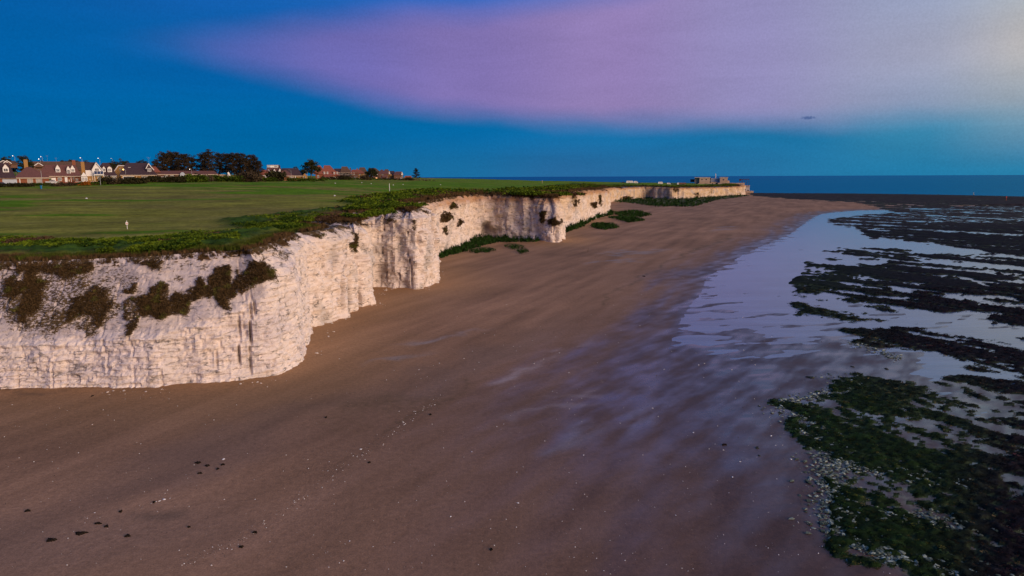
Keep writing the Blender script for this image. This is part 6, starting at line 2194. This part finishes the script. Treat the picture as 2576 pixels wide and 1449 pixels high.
h.box('beam', 1945, 2290, 478, 496, 0.2, 0.7, 'rust')
h.box('beam', 1945, 2290, 478, 494, 4.2, 4.7, 'rust')
for xq in (1950, 2060, 2170, 2270):
    h.box('cross_beam', xq, xq + 12, 480, 492, 0.75, 4.15, 'rust')
h.box('panel', 1955, 2008, 480, 538, 0.05, 0.15, 'rust')

# ================================================================== MARKERS IN THE SEA AND ON THE SAND
p = un(2449, 489.5, 0)
by = thing('buoy', 'small yellow buoy on the sea at the upper right', 'buoy', (p[0], p[1], 0))
MB().tube([(0, 0, -0.3), (0, 0, 0.5), (0, 0, 0.8)], [1.1, 1.3, 0.4], 12).obj('float', M_['yellow'], by, True)
MB().tube([(0, 0, 0.8), (0, 0, 3.0)], 0.16, 6).obj('mast', M_['yellow'], by)
MB().box(-0.6, 0.6, -0.1, 0.1, 2.8, 3.7).obj('topmark', M_['yellow'], by)
p = un(2530.5, 508, 0)
by.scale = (0.6, 0.6, 0.6)
rp_ = thing('marker_post', 'thin red marker post standing at the reef edge on the right', 'post', (p[0], p[1], 0))
MB().tube([(0, 0, -0.5), (0, 0, 4.6)], 0.2, 7).obj('shaft', M_['redpaint'], rp_)
MB().box(-0.45, 0.45, -0.12, 0.12, 3.9, 5.1).obj('topmark', M_['redpaint'], rp_)
p = un(1479, 634, 0.8)
sp_ = thing('wooden_stake', 'thin dark wooden stake upright in the open sand', 'stake', (p[0], p[1], float(beach_z(np.array([p[0]]), np.array([p[1]]))[0][0])))
MB().tube([(0, 0, -0.3), (0.08, 0, 1.35)], [0.07, 0.05], 7).obj('shaft', M_['wood'], sp_)
p = un(2400, 441.5, -200)
p = at_depth(1895.5, 441.6, 6000)
p = at_depth((2560 + 2140 / 9.2) / 1.4907, (620 + 1010 / 9.2) / 1.4907, 930)

# ---- weed clumps on the near sand
def bz(x_, y_):
    return float(beach_z(np.array([x_]), np.array([y_]))[0][0])


DW = pmat('dried_weed', (0.018, 0.013, 0.009), 0.95, 0.4, 6.0, 0.6, 0.1)
for i, (a, b, wpx, hpx, lab) in enumerate([
    (203, 1345, 26, 7, 'largest dark weed clump low on the left sand'), (128, 1362, 22, 8, 'ragged two-part weed clump at the lower left'), (322, 1350, 12, 5, 'oval dark weed clump right of the largest one'),
    (268, 1327, 9, 4, 'small dark weed clump above the oval one'), (304, 1290, 7, 4, 'small dark weed clump below the white pebble group'), (499, 1167, 12, 4, 'dark weed scrap at the left of the five-scrap group'),
    (522, 1174, 11, 3, 'flat weed scrap in the middle of the five-scrap group'), (548, 1182, 6, 3, 'tiny weed scrap at the lower right of the group'), (561, 1171, 9, 3, 'weed scrap beside the white feather-like stone'),
    (504, 1193, 10, 3, 'lowest weed scrap of the five-scrap group'), (641, 1339, 14, 3, 'flat weed scrap on the tide mark low in the middle'), (607, 1375, 10, 4, 'dark weed scrap at the foot of the tide mark'),
    (929, 1160, 7, 3, 'single weed scrap right of the white round stone'), (820, 1049, 5, 3, 'weed dot at the edge of the rust-brown sand patch'), (1236, 1372, 7, 4, 'lone weed dot on the wet sand at the bottom middle'),
    (1822, 1103, 12, 3, 'dark weed scrap on the wet sand before the reef'), (391, 981, 8, 4, 'dark stone-like scrap at the cliff foot, left of three'), (399, 978, 8, 4, 'middle dark scrap at the cliff foot'),
    (427, 978, 8, 5, 'right-hand dark scrap at the cliff foot'), (232, 1001, 7, 3, 'dark scrap on the sand below the striped chalk'), (1083, 1038, 6, 3, 'weed dot on the tide mark near the rusty patch'),
    (70, 1290, 12, 4, 'faint brown weed scrap at the far left'), (248, 1320, 14, 3, 'thin brown weed strand near the lower left'), (1620, 691, 8, 2, 'thin weed line on the upper beach'),
    (388, 1266, 6, 3, 'single small weed dot below the five-scrap group'), (475, 1327, 7, 2, 'weed scrap at the edge of the shallow sand hollow'),
]):
    x_, y_ = un(a, b, 0.8)
    ppm = F / math.hypot(y_, H)
    rng = np.random.default_rng(400 + i)
    w_ = wpx / ppm / 2
    dpt = hpx / ppm / 2 * math.hypot(y_, H) / H
    n = 26
    ang = np.linspace(0, 2 * math.pi, n, endpoint=False)
    rr1 = 1 + 0.3 * np.sin(ang * 3 + i) + 0.2 * rng.normal(size=n)
    vs = [(w_ * r_ * math.cos(q), dpt * r_ * math.sin(q), -0.03) for q, r_ in zip(ang, rr1)]
    vs += [(w_ * 0.7 * r_ * math.cos(q), dpt * 0.7 * r_ * math.sin(q), 0.05 + 0.09 * rng.random()) for q, r_ in zip(ang, rr1)]
    vs += [(0, 0, 0.11)]
    fs = [(k, (k + 1) % n, n + (k + 1) % n, n + k) for k in range(n)] + [(n + k, n + (k + 1) % n, 2 * n) for k in range(n)]
    o = MB().raw(vs, fs).obj('seaweed_clump', DW)
    o.location = (x_, y_, bz(x_, y_))
    tag(o, lab, 'seaweed', 'dark weed clumps stranded on the sand')
# ---- single white stones one can pick out
wst = [np_mesh('white_stone', r_[0] * np.array([1.2, 0.9, 0.55]), r_[1], pmat('white_chalk_%s' % w, (0.8, 0.78, 0.76), 0.6, 0.1, 3.0), False) for w, r_ in (('a', rocks[0]), ('b', rocks[1]))]
for i, (a, b, wpx, lab) in enumerate([
    (908, 1137, 6, 'largest round white stone on the middle sand'), (563, 1168, 7, 'elongated white stone touching a weed scrap'), (414, 1271, 8, 'long white stone in the small pebble group'), (403, 1275, 5, 'white stone left of the long one in the pebble group'),
    (394, 1277, 4, 'leftmost white stone of the pebble group'), (240, 1306, 3, 'tiny white stone above the largest weed clump'), (429, 1268, 3, 'white dot at the right of the pebble group'), (1303, 1268, 5, 'bright white stone alone on the wet brown sand'),
    (1134, 1305, 5, 'white stone left of and below the lone bright one'), (1187, 1140, 4, 'white stone near the pale streaks'), (1468, 1143, 4, 'white stone on the purple wet sand'), (1744, 1082, 5, 'white stone on the blue wet sand, above the weed scrap'),
    (1642, 1020, 4, 'white stone on the wet sheet, left of the reef'), (1843, 1192, 5, 'white stone among the scattered ones before the reef'), (1820, 1126, 4, 'small white stone before the reef rubble'), (1940, 1091, 5, 'white stone nearest the reef tip'),
    (1990, 1150, 6, 'white stone beside the pale rubble'), (1862, 1155, 4, 'white stone left of the rubble fringe'), (1300, 1190, 3, 'tiny white stone on the brown wet sand'), (1560, 1060, 3, 'tiny white stone at the edge of the blue sheen'),
    (1460, 1330, 3, 'tiny white stone low in the middle of the wet sand'), (1700, 1290, 3, 'tiny white stone low on the purple sand'), (1250, 1075, 3, 'tiny white stone below the pale streak'), (880, 1370, 4, 'white stone by the tide mark at the bottom'),
]):
    x_, y_ = un(a, b, 0.4)
    ppm = F / math.hypot(y_, H)
    o = link('white_stone', wst[i % 2], None, (x_, y_, bz(x_, y_) + 0.02))
    s_ = wpx / ppm / 2
    o.scale = (s_, s_, s_)
    o.rotation_euler = (0, 0, i * 1.3)
    tag(o, lab, 'stone', 'white stones scattered on the sand')
# ---- boulders that stand out in the reef and its fringe
RK = pmat('algae_rock', (0.045, 0.05, 0.03), 0.8, 0.5, 3.0, 0.8, 0.25)
for i, (a, b, wpx, mt, lab) in enumerate([
    (2275, 1448, 26, STONE, ''), (1942, 1022, 10, STONE, ''),
]):
    pass
brm = [np_mesh('boulder', r_[0] * np.array([1.3, 0.9, 0.6]), r_[1], RK, False) for r_ in rocks[:3]]
for i, (a, b, wpx, lab) in enumerate([
    (2067, 708, 10, 'brown rock on the wet sheet left of the long reef, upper one'), (2107, 723, 12, 'brown rock on the wet sheet below the upper one'), (2117, 741, 20, 'long dark rock lying off the tip of the reef'), (2191, 717, 16, 'dark rock against the middle reef'),
    (2059, 768, 9, 'small round rock in the shallows'), (2062, 784, 7, 'smallest rock in the shallows'), (2068, 797, 10, 'low green rock in the shallows'), (2080, 754, 10, 'low rock left of the third reef band'),
    (2020, 712, 8, 'rock farthest out on the wet sheet'), (2092, 983, 18, 'green weed-covered rock above the fringe of rubble'), (2158, 795, 14, 'flat dark rock on the ripple-marked sand'), (1905, 1129, 14, 'greenish rock standing apart on the sand'),
    (1910, 1148, 9, 'yellowish rock below the greenish one'), (2145, 922, 10, 'small brown rock on the rippled sand'), (2230, 928, 12, 'dark rock on the rippled sand further right'), (2040, 950, 22, 'dark flat rock at the tip of the lower reef'),
]):
    x_, y_ = un(a, b, 0.1)
    ppm = F / math.hypot(y_, H)
    s_ = wpx / ppm / 2
    o = link('boulder', brm[i % 3], None, (x_, y_, bz(x_, y_)))
    o.scale = (s_, s_ * 0.9, min(s_, 0.45))
    o.rotation_euler = (0, 0, 0.2 * i - 0.6)
    tag(o, lab, 'rock', 'weed-covered rocks off the reef')
